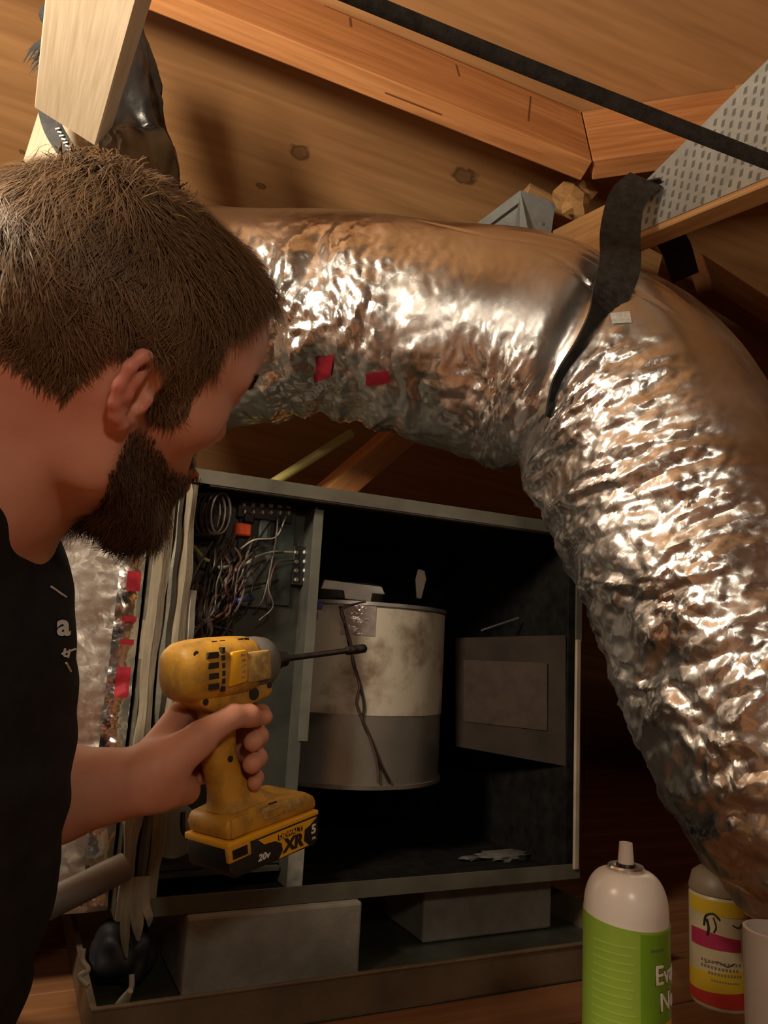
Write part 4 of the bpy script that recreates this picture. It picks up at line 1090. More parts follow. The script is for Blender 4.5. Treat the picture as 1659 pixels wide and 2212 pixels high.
for k, z in enumerate((0.016, 0.006, -0.004, -0.014)):
    tpart('vent_slot', prism_me([(-0.038 + 0.001 * k, AX + z - 0.0028), (-0.024, AX + z - 0.0028), (-0.024, AX + z + 0.0028), (-0.036, AX + z + 0.0028)], -0.0304, -0.0250), M['dark'], hs)
for k in range(6):
    z = 0.020 - k * 0.0075
    tpart('vent_slot', prism_me([(-0.020, AX + z - 0.0024), (-0.0165, AX + z - 0.0024), (-0.0165, AX + z + 0.0024), (-0.020, AX + z + 0.0024)], -0.0308, -0.0250), M['dark'], hs)
for k in range(5):                                        # rubbed lettering on the plate
    tpart('rubbed_letter', box_me((0.002 + (k % 2) * 0.002, -0.0319, AX + 0.012 - k * 0.0055), (0.009, -0.0312, AX + 0.0145 - k * 0.0055)), M['worn'], hs)
def screw(x, z, y, r=0.0032, mat='dark', par=None):
    me = lathe_me([(r, 0), (r, 0.001), (r * 0.6, 0.0014)], 14)
    return tpart('screw', xf(me, Matrix.Translation((x, y, z)) @ Matrix.Rotation(math.pi / 2, 4, 'X')), M[mat], par)
for x, z, y in ((-0.046, AX + 0.018, -0.0232), (-0.032, 0.004, -0.0193), (0.052, 0.010, -0.0193), (0.014, 0.012, -0.0195), (0.0, -0.056, -0.0168)):
    screw(x, z, y)
tpart('rotation_button', xf(lathe_me([(0.0065, 0), (0.006, 0.002), (0.002, 0.0025)], 20), Matrix.Translation((0.030, -0.019, 0.004)) @ Matrix.Rotation(math.pi / 2, 4, 'X')), M['dark'])
for x0 in (-0.022, -0.012, 0.012, 0.02):                  # top seam marks
    tpart('top_scuff', box_me((x0, -0.018, AX + 0.0262), (x0 + 0.006, -0.012, AX + 0.0285)), M['dark'], hs)
# chuck and bit
tpart('chuck', lathe_me([(0.0105, 0.070), (0.0105, 0.084), (0.0085, 0.086), (0.0085, 0.094), (0.005, 0.095)], 28, 'x'), M['steel']).data.transform(Matrix.Translation((0, 0, AX)))
bit = tpart('bit_holder', lathe_me([(0.0034, 0.094), (0.0034, 0.198), (0.0052, 0.200), (0.0056, 0.204), (0.0056, 0.212), (0.0048, 0.214), (0.0056, 0.216), (0.0056, 0.232), (0.0045, 0.234)], 12, 'x'), M['steel']); bit.data.transform(Matrix.Translation((0, 0, AX)))
# handle
rings = []
for z, cx, rx_, ry in ((0.002, 0.000, 0.026, 0.0185), (-0.012, -0.001, 0.0205, 0.0172), (-0.030, -0.002, 0.0180, 0.0165), (-0.055, -0.001, 0.0175, 0.0165), (-0.076, 0.006, 0.0190, 0.0170), (-0.090, 0.014, 0.0235, 0.0195), (-0.100, 0.024, 0.033, 0.024), (-0.108, 0.032, 0.042, 0.028)):
    y, x = sq(1.0, 40, 2.4); rings.append(np.stack([cx + x * rx_, y * ry, np.full(40, z)], 1))
tpart('handle', smooth_me(loft_me(rings[::-1]), 50), M['yellow'])
tpart('trigger', smooth_me(prism_me([(0.018, -0.006), (0.034, -0.004), (0.031, -0.014), (0.034, -0.026), (0.016, -0.028)], -0.008, 0.008, 0.003, 2), 40), M['black'])
# foot and battery
BX = Matrix(((0.93, 0, 0, 0.019), (0, 0.92, 0, 0), (0, 0, 0.78, -0.022), (0, 0, 0, 1)))
def bpart(name, me, mat, parent=None):
    me.transform(BX); return obj(name, me, mat, parent or drv, TM)
foot = [(-0.036, -0.112), (0.000, -0.106), (0.040, -0.104), (0.078, -0.108), (0.094, -0.118), (0.098, -0.130), (0.094, -0.136), (-0.036, -0.138), (-0.040, -0.124)]
ft = bpart('foot', smooth_me(prism_me(foot, -0.0335, 0.0335, 0.005, 3), 40), M['yellow'])
led = [(0.012, -0.112), (0.050, -0.110), (0.068, -0.112), (0.072, -0.120), (0.060, -0.126), (0.014, -0.127), (0.008, -0.120)]
fp = bpart('mode_plate', smooth_me(prism_me(led, -0.0350, -0.030, 0.0015, 2), 40), M['worn'], ft)
bpart('mode_window', smooth_me(prism_me([(0.016, -0.115), (0.046, -0.1135), (0.046, -0.1225), (0.016, -0.124)], -0.0358, -0.034, 0.001, 1), 40), M['yellow'], ft)
bpart('dark_mark', box_me((0.020, -0.0338, -0.1095), (0.032, -0.0330, -0.1075)), M['dark'], ft)
rail = [(-0.040, -0.138), (0.096, -0.136), (0.097, -0.143), (-0.040, -0.147)]
rl = bpart('battery_rail', smooth_me(prism_me(rail, -0.0365, 0.0365, 0.002, 2), 40), M['yellow2'])
bat = [(-0.038, -0.146), (0.096, -0.143), (0.098, -0.150), (0.096, -0.176), (0.090, -0.182), (-0.030, -0.184), (-0.036, -0.176)]
bt_ = bpart('battery', smooth_me(prism_me(bat, -0.036, 0.036, 0.004, 3), 40), M['black'])
lab_poly = [(0.002, -0.1475), (0.092, -0.145), (0.080, -0.153), (0.072, -0.156), (0.070, -0.170), (0.078, -0.178), (0.032, -0.180), (0.038, -0.172), (0.036, -0.162), (0.026, -0.156), (0.010, -0.155)]
bl_ = bpart('battery_label', prism_me(lab_poly, -0.0368, -0.0355), M['yellow2'], bt_)
def side_text(body, size, x, z, mat, y=-0.0372, bold=0.0003, shear=0.0, tilt=0.0):
    me = text_me(body, size, 0.0003, bold)
    mm_ = Matrix.Translation((x, y, z)) @ Matrix.Rotation(tilt, 4, 'Y') @ Matrix(((1, shear, 0, 0), (0, 0, -1, 0), (0, 1, 0, 0), (0, 0, 0, 1)))
    return bpart('lettering', xf(me, mm_), M[mat], bt_)
dp_ = bpart('brand_plate', prism_me([(0.030, -0.157), (0.068, -0.1555), (0.068, -0.1485), (0.030, -0.150)], -0.0372, -0.0366), M['dark'], bt_)
side_text('DEWALT', 0.0088, 0.049, -0.1528, 'yellow2', -0.0374, 0.0002, 0.0, -0.03)
side_text('XR', 0.022, 0.054, -0.1675, 'dark', -0.0370, 0.0012, 0.15)
side_text('20v', 0.0115, 0.010, -0.170, 'white', -0.0364, 0.0003, 0.2)
side_text('5', 0.016, 0.087, -0.160, 'white', -0.0364, 0.0005, 0.1)
side_text('Ah', 0.005, 0.087, -0.1715, 'white', -0.0364, 0.0001)
lt = bpart('latch', smooth_me(prism_me([(-0.043, -0.144), (-0.012, -0.143), (-0.010, -0.160), (-0.041, -0.162)], -0.0395, -0.034, 0.0015, 2), 40), M['yellow'], rl)
bpart('latch_window', prism_me([(-0.037, -0.147), (-0.017, -0.146), (-0.016, -0.157), (-0.036, -0.158)], -0.0402, -0.039), M['steel'], rl)
bpart('belt_boss', smooth_me(prism_me([(-0.034, -0.112), (-0.008, -0.110), (-0.004, -0.122), (-0.010, -0.134), (-0.034, -0.136)], -0.036, -0.030, 0.002, 2), 40), M['yellow'], ft)

# ================================================================== PERSON (signed distance body)
class Field:
    def __init__(s, lo, hi, h):
        s.lo = np.array(lo, np.float32); s.h = h
        s.n = np.ceil((np.array(hi) - lo) / h).astype(int) + 1
        s.f = np.full(tuple(s.n), 0.2, np.float32)
    def region(s, lo, hi):
        a = np.clip(np.floor((np.array(lo) - s.lo) / s.h).astype(int), 0, s.n - 1); b = np.clip(np.ceil((np.array(hi) - s.lo) / s.h).astype(int) + 1, 1, s.n)
        ax = [(s.lo[i] + s.h * np.arange(a[i], b[i])).astype(np.float32) for i in range(3)]
        X = np.meshgrid(*ax, indexing='ij', sparse=True)
        return tuple(slice(a[i], b[i]) for i in range(3)), X
    def _mix(s, sl, d, k, sub):
        f = s.f[sl]
        if f.size == 0: return
        if sub:
            d = -d; h = np.maximum(k - np.abs(f - d), 0) / k; s.f[sl] = np.maximum(f, d) + h * h * k * 0.25
        else:
            h = np.maximum(k - np.abs(f - d), 0) / k; s.f[sl] = np.minimum(f, d) - h * h * k * 0.25
    def capsule(s, a, b, ra, rb=None, k=0.012, sub=False):
        a = np.asarray(a, np.float32); b = np.asarray(b, np.float32); rb = ra if rb is None else rb
        m_ = max(ra, rb) + k + 0.012
        sl, X = s.region(np.minimum(a, b) - m_, np.maximum(a, b) + m_)
        ba = b - a; den = float(np.dot(ba, ba)) + 1e-12
        t = np.clip(((X[0] - a[0]) * ba[0] + (X[1] - a[1]) * ba[1] + (X[2] - a[2]) * ba[2]) / den, 0, 1)
        d = np.sqrt((X[0] - a[0] - t * ba[0]) ** 2 + (X[1] - a[1] - t * ba[1]) ** 2 + (X[2] - a[2] - t * ba[2]) ** 2) - (ra + (rb - ra) * t)
        s._mix(sl, d, k, sub)
    def ell(s, c_, R_, rad, k=0.012, sub=False):
        """R_: 3x3 rows = local axes"""
        c_ = np.asarray(c_, np.float32); rad = np.asarray(rad, np.float32); m_ = float(rad.max()) + k + 0.012
        sl, X = s.region(c_ - m_, c_ + m_)
        q_ = [X[i] - c_[i] for i in range(3)]
        l_ = [q_[0] * R_[j][0] + q_[1] * R_[j][1] + q_[2] * R_[j][2] for j in range(3)]
        k0 = np.sqrt(sum((l_[j] / rad[j]) ** 2 for j in range(3))); k1 = np.sqrt(sum((l_[j] / rad[j] ** 2) ** 2 for j in range(3))) + 1e-9
        s._mix(sl, k0 * (k0 - 1) / k1, k, sub)
    def chain(s, pts, rad, k=0.004):
        for i in range(len(pts) - 1): s.capsule(pts[i], pts[i + 1], rad[i], rad[i + 1], k)
    def mesh(s):
        f = s.f; ins = f < 0
        n = s.n - 1
        cnt = np.zeros(tuple(n), np.int8)
        offs = [(i, j, k) for i in (0, 1) for j in (0, 1) for k in (0, 1)]
        for (i, j, k) in offs: cnt += ins[i:i + n[0], j:j + n[1], k:k + n[2]]
        act = np.argwhere((cnt > 0) & (cnt < 8))
        idx = np.full(tuple(n), -1, np.int32); idx[tuple(act.T)] = np.arange(len(act))
        acc = np.zeros((len(act), 3)); num = np.zeros(len(act))
        val = {o_: f[act[:, 0] + o_[0], act[:, 1] + o_[1], act[:, 2] + o_[2]] for o_ in offs}
        for o_ in offs:
            for ax in range(3):
                if o_[ax]: continue
                p_ = list(o_); p_[ax] = 1; a, b = val[o_], val[tuple(p_)]
                cr = (a < 0) != (b < 0); t = np.where(cr, a / np.where(a - b == 0, 1, a - b), 0)
                pos = np.tile(np.array(o_, float), (len(act), 1)); pos[:, ax] = t
                acc += pos * cr[:, None]; num += cr
        vs_ = s.lo + s.h * (act + acc / num[:, None])
        quads = []
        for ax in range(3):
            b_, c_ = (ax + 1) % 3, (ax + 2) % 3
            sl0 = [slice(None)] * 3; sl1 = [slice(None)] * 3
            sl0[ax] = slice(0, -1); sl1[ax] = slice(1, None)
            A0, A1_ = ins[tuple(sl0)], ins[tuple(sl1)]
            e = np.argwhere(A0 != A1_)
            e = e[(e[:, b_] > 0) & (e[:, c_] > 0) & (e[:, b_] < n[b_]) & (e[:, c_] < n[c_])]
            d = [e.copy() for _ in range(4)]
            d[0][:, b_] -= 1; d[0][:, c_] -= 1; d[1][:, c_] -= 1; d[3][:, b_] -= 1
            Q = np.stack([idx[tuple(x.T)] for x in d], 1)
            flip = ~A0[tuple(e.T)]
            Q[flip] = Q[flip][:, ::-1]
            quads.append(Q)
        Q = np.concatenate(quads); Q = Q[(Q >= 0).all(1)]
        return vs_, Q
def relax(vs_, Q, it=2, lam=0.5):
    n = len(vs_); e = np.concatenate([Q[:, [0, 1]], Q[:, [1, 2]], Q[:, [2, 3]], Q[:, [3, 0]]])
    for _ in range(it):
        acc = np.zeros((n, 3)); cn_ = np.zeros(n)
        for a, b in ((0, 1), (1, 0)):
            for j in range(3): acc[:, j] += np.bincount(e[:, a], weights=vs_[e[:, b], j], minlength=n)
            cn_ += np.bincount(e[:, a], minlength=n)
        vs_ = vs_ * (1 - lam) + lam * acc / np.maximum(cn_, 1)[:, None]
    return vs_
# ---- head frame
HC = P(288, 608, 0.525)
HS = 1.03
TH, PT = math.radians(25), math.radians(25)               # turned away, bowed
hv = nrm(HC - CAM); hex_ = nrm(np.cross(hv, _u)); hey = np.cross(hex_, hv)
hu = math.cos(PT) * hey + math.sin(PT) * hex_; hf0 = math.cos(PT) * hex_ - math.sin(PT) * hey
hf = math.cos(TH) * hf0 + math.sin(TH) * hv; hr = np.cross(hf, hu)
HR = [hf, hr, hu]
def hp(f_, r_, u_): return HC + HS * (f_ * hf + r_ * hr + u_ * hu)
def hl(p): q_ = (np.asarray(p) - HC) / HS; return q_ @ hf, q_ @ hr, q_ @ hu
fld = Field((-0.75, 0.26, 0.0), (0.06, 0.98, 0.86), 0.0022)
def he(c_, rad, k=0.015, sub=False): fld.ell(hp(*c_), HR, [x * HS for x in rad], k, sub)
def hcap(a, b, ra, rb=None, k=0.012, sub=False): fld.capsule(hp(*a), hp(*b), ra * HS, None if rb is None else rb * HS, k, sub)
he((-0.004, 0, -0.016), (0.095, 0.076, 0.074), 0.02)
he((0.038, 0, -0.012), (0.068, 0.064, 0.064), 0.02)
he((0.040, 0, -0.070), (0.050, 0.056, 0.072), 0.03)
for s in (1, -1):
    he((0.052, s * 0.043, -0.062), (0.026, 0.020, 0.020), 0.02)
    hcap((0.080, s * 0.012, -0.022), (0.070, s * 0.046, -0.024), 0.011, 0.009, 0.014)
    hcap((-0.004, s * 0.058, -0.070), (0.002, s * 0.053, -0.112), 0.016, 0.016, 0.02)
    hcap((0.002, s * 0.053, -0.112), (0.066, s * 0.018, -0.146), 0.016, 0.018, 0.02)
he((0.074, 0, -0.146), (0.020, 0.024, 0.018), 0.02)
he((0.080, 0, -0.112), (0.018, 0.030, 0.022), 0.02)
for s in (1, -1): he((0.098, s * 0.032, -0.042), (0.016, 0.016, 0.011), 0.012, True)
hcap((0.088, 0, -0.026), (0.106, 0, -0.070), 0.007, 0.0110, 0.010)
for s in (1, -1):
    hcap((0.097, s * 0.011, -0.075), (0.100, s * 0.009, -0.076), 0.0075, 0.007, 0.006)
    he((0.078, s * 0.032, -0.042), (0.0125, 0.0125, 0.0125), 0.003)
    hcap((0.0905, s * 0.020, -0.036), (0.084, s * 0.045, -0.038), 0.0028, 0.0025, 0.003)
hcap((0.098, -0.018, -0.1055), (0.098, 0.018, -0.1055), 0.0048, 0.0048, 0.005)
hcap((0.096, -0.016, -0.117), (0.096, 0.016, -0.117), 0.0056, 0.0056, 0.005)
# ears
for s in (1, -1):
    def ep(f_, u_, o_=0.0): return hp(f_ * 0.62 - 0.002, s * (0.0700 + (0.014 - f_) * 0.32 + o_), u_ * 0.66 - 0.056)
    hx_ = [ep(0.012, -0.004, -0.002), ep(0.016, 0.012), ep(0.010, 0.026), ep(-0.004, 0.034), ep(-0.018, 0.031), ep(-0.027, 0.018), ep(-0.029, 0.0), ep(-0.024, -0.016), ep(-0.015, -0.028), ep(-0.004, -0.034), ep(0.006, -0.030, -0.003)]
    fld.chain([np.asarray(x) for x in hx_], [0.0032, 0.0034, 0.0038, 0.0040, 0.0040, 0.0038, 0.0036, 0.0036, 0.0042, 0.0048, 0.0042], 0.004)
    fld.chain([ep(-0.004, 0.022, -0.001), ep(-0.014, 0.010, 0.001), ep(-0.016, -0.006, 0.001), ep(-0.008, -0.018, 0.0)], [0.0035, 0.0042, 0.0042, 0.0036], 0.003)
    ex = nrm(hp(1, 0, 0) - HC - s * 0.46 * (hp(0, 1, 0) - HC)); ez = hu; ey = np.cross(ez, ex)
    fld.ell(ep(-0.006, 0.002, -0.007), [ex, ey, ez], (0.014, 0.0036, 0.022), 0.004)
    fld.capsule(ep(0.012, -0.006, 0.001), ep(0.010, -0.014, 0.001), 0.005, 0.0045, 0.004)
    fld.ell(ep(0.001, -0.006, 0.002), [ex, ey, ez], (0.0055, 0.006, 0.008), 0.003, True)
# neck, trapezius, torso core
NB = P(-95, 1010, 0.52)
fld.capsule(hp(-0.030, 0, -0.060), NB, 0.056, 0.062, 0.03)
fld.capsule(hp(0.010, 0, -0.095), P(-60, 1110, 0.56), 0.042, 0.055, 0.03)
fld.capsule(hp(-0.055, 0, -0.045), P(-170, 930, 0.51), 0.036, 0.05, 0.03)
SR = P(-330, 1150, 0.46); SLf = P(-110, 1330, 0.74)
fld.capsule(NB, SR, 0.058, 0.055, 0.03); fld.capsule(NB, SLf, 0.056, 0.052, 0.03)
CH1 = P(-150, 1440, 0.60); CH2 = P(-210, 1850, 0.60)
tf = nrm(V(math.cos(math.radians(25)), math.sin(math.radians(25)), -0.1)); tu_ = nrm(CH1 - CH2); tu_ = nrm(tu_ - tf * np.dot(tu_, tf)); tr_ = np.cross(tf, tu_)
TR = [tf, tr_, tu_]
fld.ell(CH1, TR, (0.088, 0.145, 0.135), 0.04)
# left arm and hand, hand laid out in the tool frame
EL = P(-40, 1745, 0.735)
def tl(x, y, z): return apply(TM, [(x, y, z)])[0]
WR = tl(-0.088, 0.006, -0.062)
fld.capsule(SLf, EL, 0.05, 0.044, 0.02)
fld.capsule(EL, EL * 0.55 + WR * 0.45 + V(0, 0, 0.002), 0.045, 0.044, 0.015)
fld.capsule(EL * 0.55 + WR * 0.45 + V(0, 0, 0.002), WR, 0.043, 0.030, 0.015)
fz = [-0.015, -0.036, -0.0575, -0.078]
mcp = [tl(-0.026, 0.030, -0.012), tl(-0.030, 0.034, -0.034), tl(-0.030, 0.033, -0.057), tl(-0.026, 0.029, -0.078)]
for i in range(4):
    fld.capsule(WR + (mcp[i] - WR) * 0.08, mcp[i], 0.021, 0.0125, 0.012)
fld.capsule(tl(-0.066, -0.002, -0.070), tl(-0.030, 0.014, -0.084), 0.022, 0.014, 0.014)      # heel of the hand
fld.capsule(tl(-0.078, -0.008, -0.050), tl(-0.040, -0.021, -0.030), 0.023, 0.0165, 0.014)     # thenar
thumb = [tl(-0.040, -0.021, -0.027), tl(-0.008, -0.030, -0.0125), tl(0.012, -0.0315, -0.0145), tl(0.0235, -0.030, -0.0190)]
fld.chain(thumb, [0.0150, 0.0118, 0.0112, 0.0086], 0.004)
fl = [[(0.026, 0.036), (0.050, 0.020), (0.049, -0.010), (0.042, -0.023)], [(0.020, 0.037), (0.040, 0.020), (0.037, -0.018), (0.020, -0.0285)], [(0.019, 0.036), (0.038, 0.019), (0.035, -0.018), (0.018, -0.0285)], [(0.020, 0.033), (0.037, 0.017), (0.036, -0.014), (0.025, -0.0245)]]
fr = [[0.0120, 0.0104, 0.0098, 0.0092, 0.0082], [0.0122, 0.0108, 0.0106, 0.0104, 0.0096], [0.0120, 0.0106, 0.0104, 0.0102, 0.0095], [0.0108, 0.0090, 0.0086, 0.0083, 0.0075]]
for i in range(4):
    pts = [mcp[i]] + [tl(x, y, fz[i] - 0.002 * j) for j, (x, y) in enumerate(fl[i])]
    fld.chain(pts, fr[i], 0.003)
# right arm (out of frame to the left, resting on the knee)
ER = P(-420, 1800, 0.42); ER[2] = max(ER[2], 0.2)
WRr = V(-0.42, 0.52, 0.16)
fld.capsule(SR, ER, 0.05, 0.044, 0.02); fld.capsule(ER, WRr, 0.042, 0.028, 0.015)
for i in range(4):
    a = WRr + V(0.02 * (i - 1.5) * 0.9, 0.075, -0.025); fld.capsule(WRr, a, 0.018, 0.010, 0.006); fld.chain([a, a + V(0, 0.03, -0.012), a + V(0, 0.04, -0.035)], [0.0095, 0.009, 0.008], 0.003)
fld.chain([WRr, WRr + V(0.045, 0.03, -0.01), WRr + V(0.055, 0.06, -0.02)], [0.018, 0.011, 0.009], 0.004)
bvs, bq = fld.mesh()
bvs = relax(bvs, bq, 1, 0.4)
bme = mesh_np(bvs, bq, True)
person = empty('person', V(P(-300, 2100, 0.6)[0], P(-300, 2100, 0.6)[1], FZ))
tag(person, 'bearded person in a black shirt leaning in and holding the driver', 'person')
# tint attribute: 0 skin, 1 dark hair stubble on the scalp, and redness
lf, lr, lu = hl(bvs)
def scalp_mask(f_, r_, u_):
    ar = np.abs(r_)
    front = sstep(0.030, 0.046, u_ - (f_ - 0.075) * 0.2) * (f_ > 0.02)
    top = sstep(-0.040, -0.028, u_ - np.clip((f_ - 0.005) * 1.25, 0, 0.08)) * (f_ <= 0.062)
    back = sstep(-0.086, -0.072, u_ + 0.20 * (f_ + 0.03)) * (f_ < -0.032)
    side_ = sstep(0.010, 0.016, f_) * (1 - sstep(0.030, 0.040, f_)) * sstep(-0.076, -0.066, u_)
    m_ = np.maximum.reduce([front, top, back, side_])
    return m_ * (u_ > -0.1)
def beard_mask(f_, r_, u_):
    line = -0.078 - np.clip((f_ - 0.02) / 0.05, 0, 1) * 0.026
    m_ = sstep(0.006, -0.012, u_ - line) * sstep(0.0, 0.014, f_ - np.clip(-u_ - 0.11, 0, 1) * 0.6) * (u_ > -0.185)
    mou = (np.abs(r_) < 0.022) & (u_ > -0.122) & (u_ < -0.100) & (f_ > 0.088)
    must = (np.abs(r_) < 0.030) & (u_ > -0.100) & (u_ < -0.086) & (f_ > 0.085)
    jawback = sstep(0.06, 0.04, np.sqrt(((f_ - 0.03) / 1.3) ** 2 + ((u_ + 0.13)) ** 2) - 0.03)
    return np.where(mou, 0, np.maximum(m_, must)) * np.clip(jawback, 0, 1)
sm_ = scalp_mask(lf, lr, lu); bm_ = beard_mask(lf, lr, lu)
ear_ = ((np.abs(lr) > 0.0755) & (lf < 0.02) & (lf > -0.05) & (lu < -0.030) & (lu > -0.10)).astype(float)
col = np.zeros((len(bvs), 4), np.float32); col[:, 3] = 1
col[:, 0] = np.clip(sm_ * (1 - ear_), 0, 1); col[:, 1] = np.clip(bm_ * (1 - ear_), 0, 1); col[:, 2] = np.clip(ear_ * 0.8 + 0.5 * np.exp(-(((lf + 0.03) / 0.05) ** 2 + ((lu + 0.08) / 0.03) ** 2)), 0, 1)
at = bme.color_attributes.new('tint', 'FLOAT_COLOR', 'POINT'); at.data.foreach_set('color', col.ravel())
def skin_mat():
    m, nt, b = newmat('skin'); L = nt.links
    b.inputs['Roughness'].default_value = 0.5; b.inputs['Specular IOR Level'].default_value = 0.4
    b.inputs['Subsurface Weight'].default_value = 0.12; b.inputs['Subsurface Radius'].default_value = (0.012, 0.004, 0.002); b.inputs['Subsurface Scale'].default_value = 0.6
    tc = nt.nodes.new('ShaderNodeTexCoord'); n = N_(nt, 'ShaderNodeTexNoise', Scale=22.0, Detail=5.0)
    L.new(tc.outputs['Object'], n.inputs['Vector'])
    base_ = ramp(nt, n.outputs['Fac'], [(0.35, (0.58, 0.265, 0.175)), (0.65, (0.68, 0.335, 0.235))])
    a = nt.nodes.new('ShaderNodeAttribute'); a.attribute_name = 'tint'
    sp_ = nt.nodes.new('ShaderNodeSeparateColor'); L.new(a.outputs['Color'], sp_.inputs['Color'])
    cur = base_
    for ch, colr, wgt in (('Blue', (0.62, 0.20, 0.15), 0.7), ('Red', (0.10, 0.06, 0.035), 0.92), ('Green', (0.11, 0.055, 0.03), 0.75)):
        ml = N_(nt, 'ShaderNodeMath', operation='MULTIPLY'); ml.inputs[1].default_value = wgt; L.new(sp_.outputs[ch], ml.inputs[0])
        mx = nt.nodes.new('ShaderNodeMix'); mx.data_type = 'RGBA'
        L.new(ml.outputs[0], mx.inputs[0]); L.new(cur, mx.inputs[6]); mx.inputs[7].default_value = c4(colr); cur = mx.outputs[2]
    L.new(cur, b.inputs['Base Color'])
    n2 = N_(nt, 'ShaderNodeTexNoise', Scale=450.0, Detail=3.0); L.new(tc.outputs['Object'], n2.inputs['Vector'])
    bp = N_(nt, 'ShaderNodeBump', Strength=0.12, Distance=0.001); L.new(n2.outputs['Fac'], bp.inputs['Height']); L.new(bp.outputs['Normal'], b.inputs['Normal'])
    return m
M['skin'] = skin_mat()
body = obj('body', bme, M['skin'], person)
# nails on the visible fingertips
M['nail'] = plain('nail', (0.62, 0.36, 0.28), 0.3)

# ---- shirt
sf_ = Field((-0.95, 0.20, 0.0), (0.10, 1.05, 0.75), 0.004)
sf_.ell(CH1, TR, (0.104, 0.160, 0.150), 0.05)
sf_.ell(CH2, TR, (0.112, 0.155, 0.17), 0.05)
PEL = P(-330, 2250, 0.60); PEL[2] = max(PEL[2], 0.13)
sf_.ell(PEL, TR, (0.115, 0.16, 0.12), 0.06)
sf_.capsule(NB * 0.55 + SR * 0.45, SR, 0.062, 0.062, 0.04); sf_.capsule(NB * 0.5 + SLf * 0.5, SLf, 0.060, 0.060, 0.04)
sf_.capsule(SR, SR * 0.45 + ER * 0.55, 0.064, 0.060, 0.03); sf_.capsule(SLf, SLf * 0.45 + EL * 0.55, 0.058, 0.056, 0.03)
svs, sq_ = sf_.mesh(); svs = relax(svs, sq_, 3, 0.5)
# cloth folds
sn = mesh_np(svs, sq_, True); nn_ = np.zeros(len(svs) * 3, np.float32); sn.vertices.foreach_get('normal', nn_); nn_ = nn_.reshape(-1, 3)
fo = 0.005 * vnoise(svs[:, 2] * 18 + svs[:, 0] * 22, svs[:, 1] * 9, 71) + 0.003 * vnoise(svs[:, 2] * 40, svs[:, 0] * 26 + svs[:, 1] * 20, 72)
svs = svs + nn_ * fo[:, None]
shm = mesh_np(svs, sq_, True)
shirt = obj('shirt', shm, M['shirt'], person)
SB = BVHTree.FromPolygons([tuple(map(float, p)) for p in svs], [tuple(map(int, x)) for x in sq_])
def shirt_pt(px, py, off=0.0):
    h = SB.ray_cast(Vector(CAM), Vector(nrm(ray(px, py))))
    return np.array(h[0]) + np.array(h[1]) * off if h[0] else None
# collar leaves
def sheet(name, grid, mat, parent, thick=0.0022):
    g = np.array(grid); n1, n2 = g.shape[:2]
    d1 = np.gradient(g, axis=0); d2 = np.gradient(g, axis=1); nn = np.cross(d1, d2); nn /= np.linalg.norm(nn, axis=2)[..., None] + 1e-9
    a = (g + nn * thick / 2).reshape(-1, 3); b = (g - nn * thick / 2).reshape(-1, 3); v_ = np.vstack([a, b]); o_ = n1 * n2
    fs = []
    for i in range(n1 - 1):
        for j in range(n2 - 1):
            p, q_, r_, s_ = i * n2 + j, (i + 1) * n2 + j, (i + 1) * n2 + j + 1, i * n2 + j + 1
            fs += [(p, q_, r_, s_), (o_ + s_, o_ + r_, o_ + q_, o_ + p)]
    for i in range(n1 - 1):
        for j in (0, n2 - 1): fs.append((i * n2 + j, o_ + i * n2 + j, o_ + (i + 1) * n2 + j, (i + 1) * n2 + j))
    for j in range(n2 - 1):
        for i in (0, n1 - 1): fs.append((i * n2 + j, i * n2 + j + 1, o_ + i * n2 + j + 1, o_ + i * n2 + j))
    return obj(name, mesh_from(v_, fs, True), mat, parent)
up_ = catmull([P(48, 1150, 0.64), P(60, 1138, 0.65), P(100, 1136, 0.665), P(125, 1145, 0.69)], 16)
lw_ = catmull([P(40, 1300, 0.575), P(70, 1330, 0.58), P(115, 1330, 0.60), P(140, 1310, 0.635)], 16)
sheet('collar', [[u_ * (1 - t) + l_ * t for t in np.linspace(0, 1, 10)] for u_, l_ in zip(up_, lw_)], M['shirt'], shirt)
up_ = catmull([P(-200, 1080, 0.47), P(-90, 1130, 0.475), P(-20, 1180, 0.50), P(14, 1225, 0.53)], 16)
lw_ = catmull([P(-220, 1200, 0.46), P(-110, 1260, 0.47), P(-10, 1300, 0.50), P(50, 1300, 0.535)], 16)
sheet('collar', [[u_ * (1 - t) + l_ * t for t in np.linspace(0, 1, 10)] for u_, l_ in zip(up_, lw_)], M['shirt'], shirt)

# ---- trousers (mostly out of frame)
tf_ = Field((-1.0, 0.05, FZ - 0.02), (0.05, 1.0, 0.42), 0.006)
KL = V(-0.42, 0.86, FZ + 0.068); KR = V(-0.46, 0.42, FZ + 0.068)
tf_.ell(PEL + V(-0.02, 0, -0.03), TR, (0.12, 0.165, 0.10), 0.05)
tf_.capsule(PEL + V(0, 0.08, -0.03), KL, 0.08, 0.066, 0.03); tf_.capsule(PEL + V(0, -0.08, -0.03), KR, 0.08, 0.066, 0.03)
tf_.capsule(KL, KL + V(-0.36, -0.06, -0.015), 0.060, 0.048, 0.02); tf_.capsule(KR, KR + V(-0.36, -0.02, -0.015), 0.060, 0.048, 0.02)
tv_, tq_ = tf_.mesh(); tv_ = relax(tv_, tq_, 2, 0.5)
obj('trousers', mesh_np(tv_, tq_, True), M['trousers'], person)

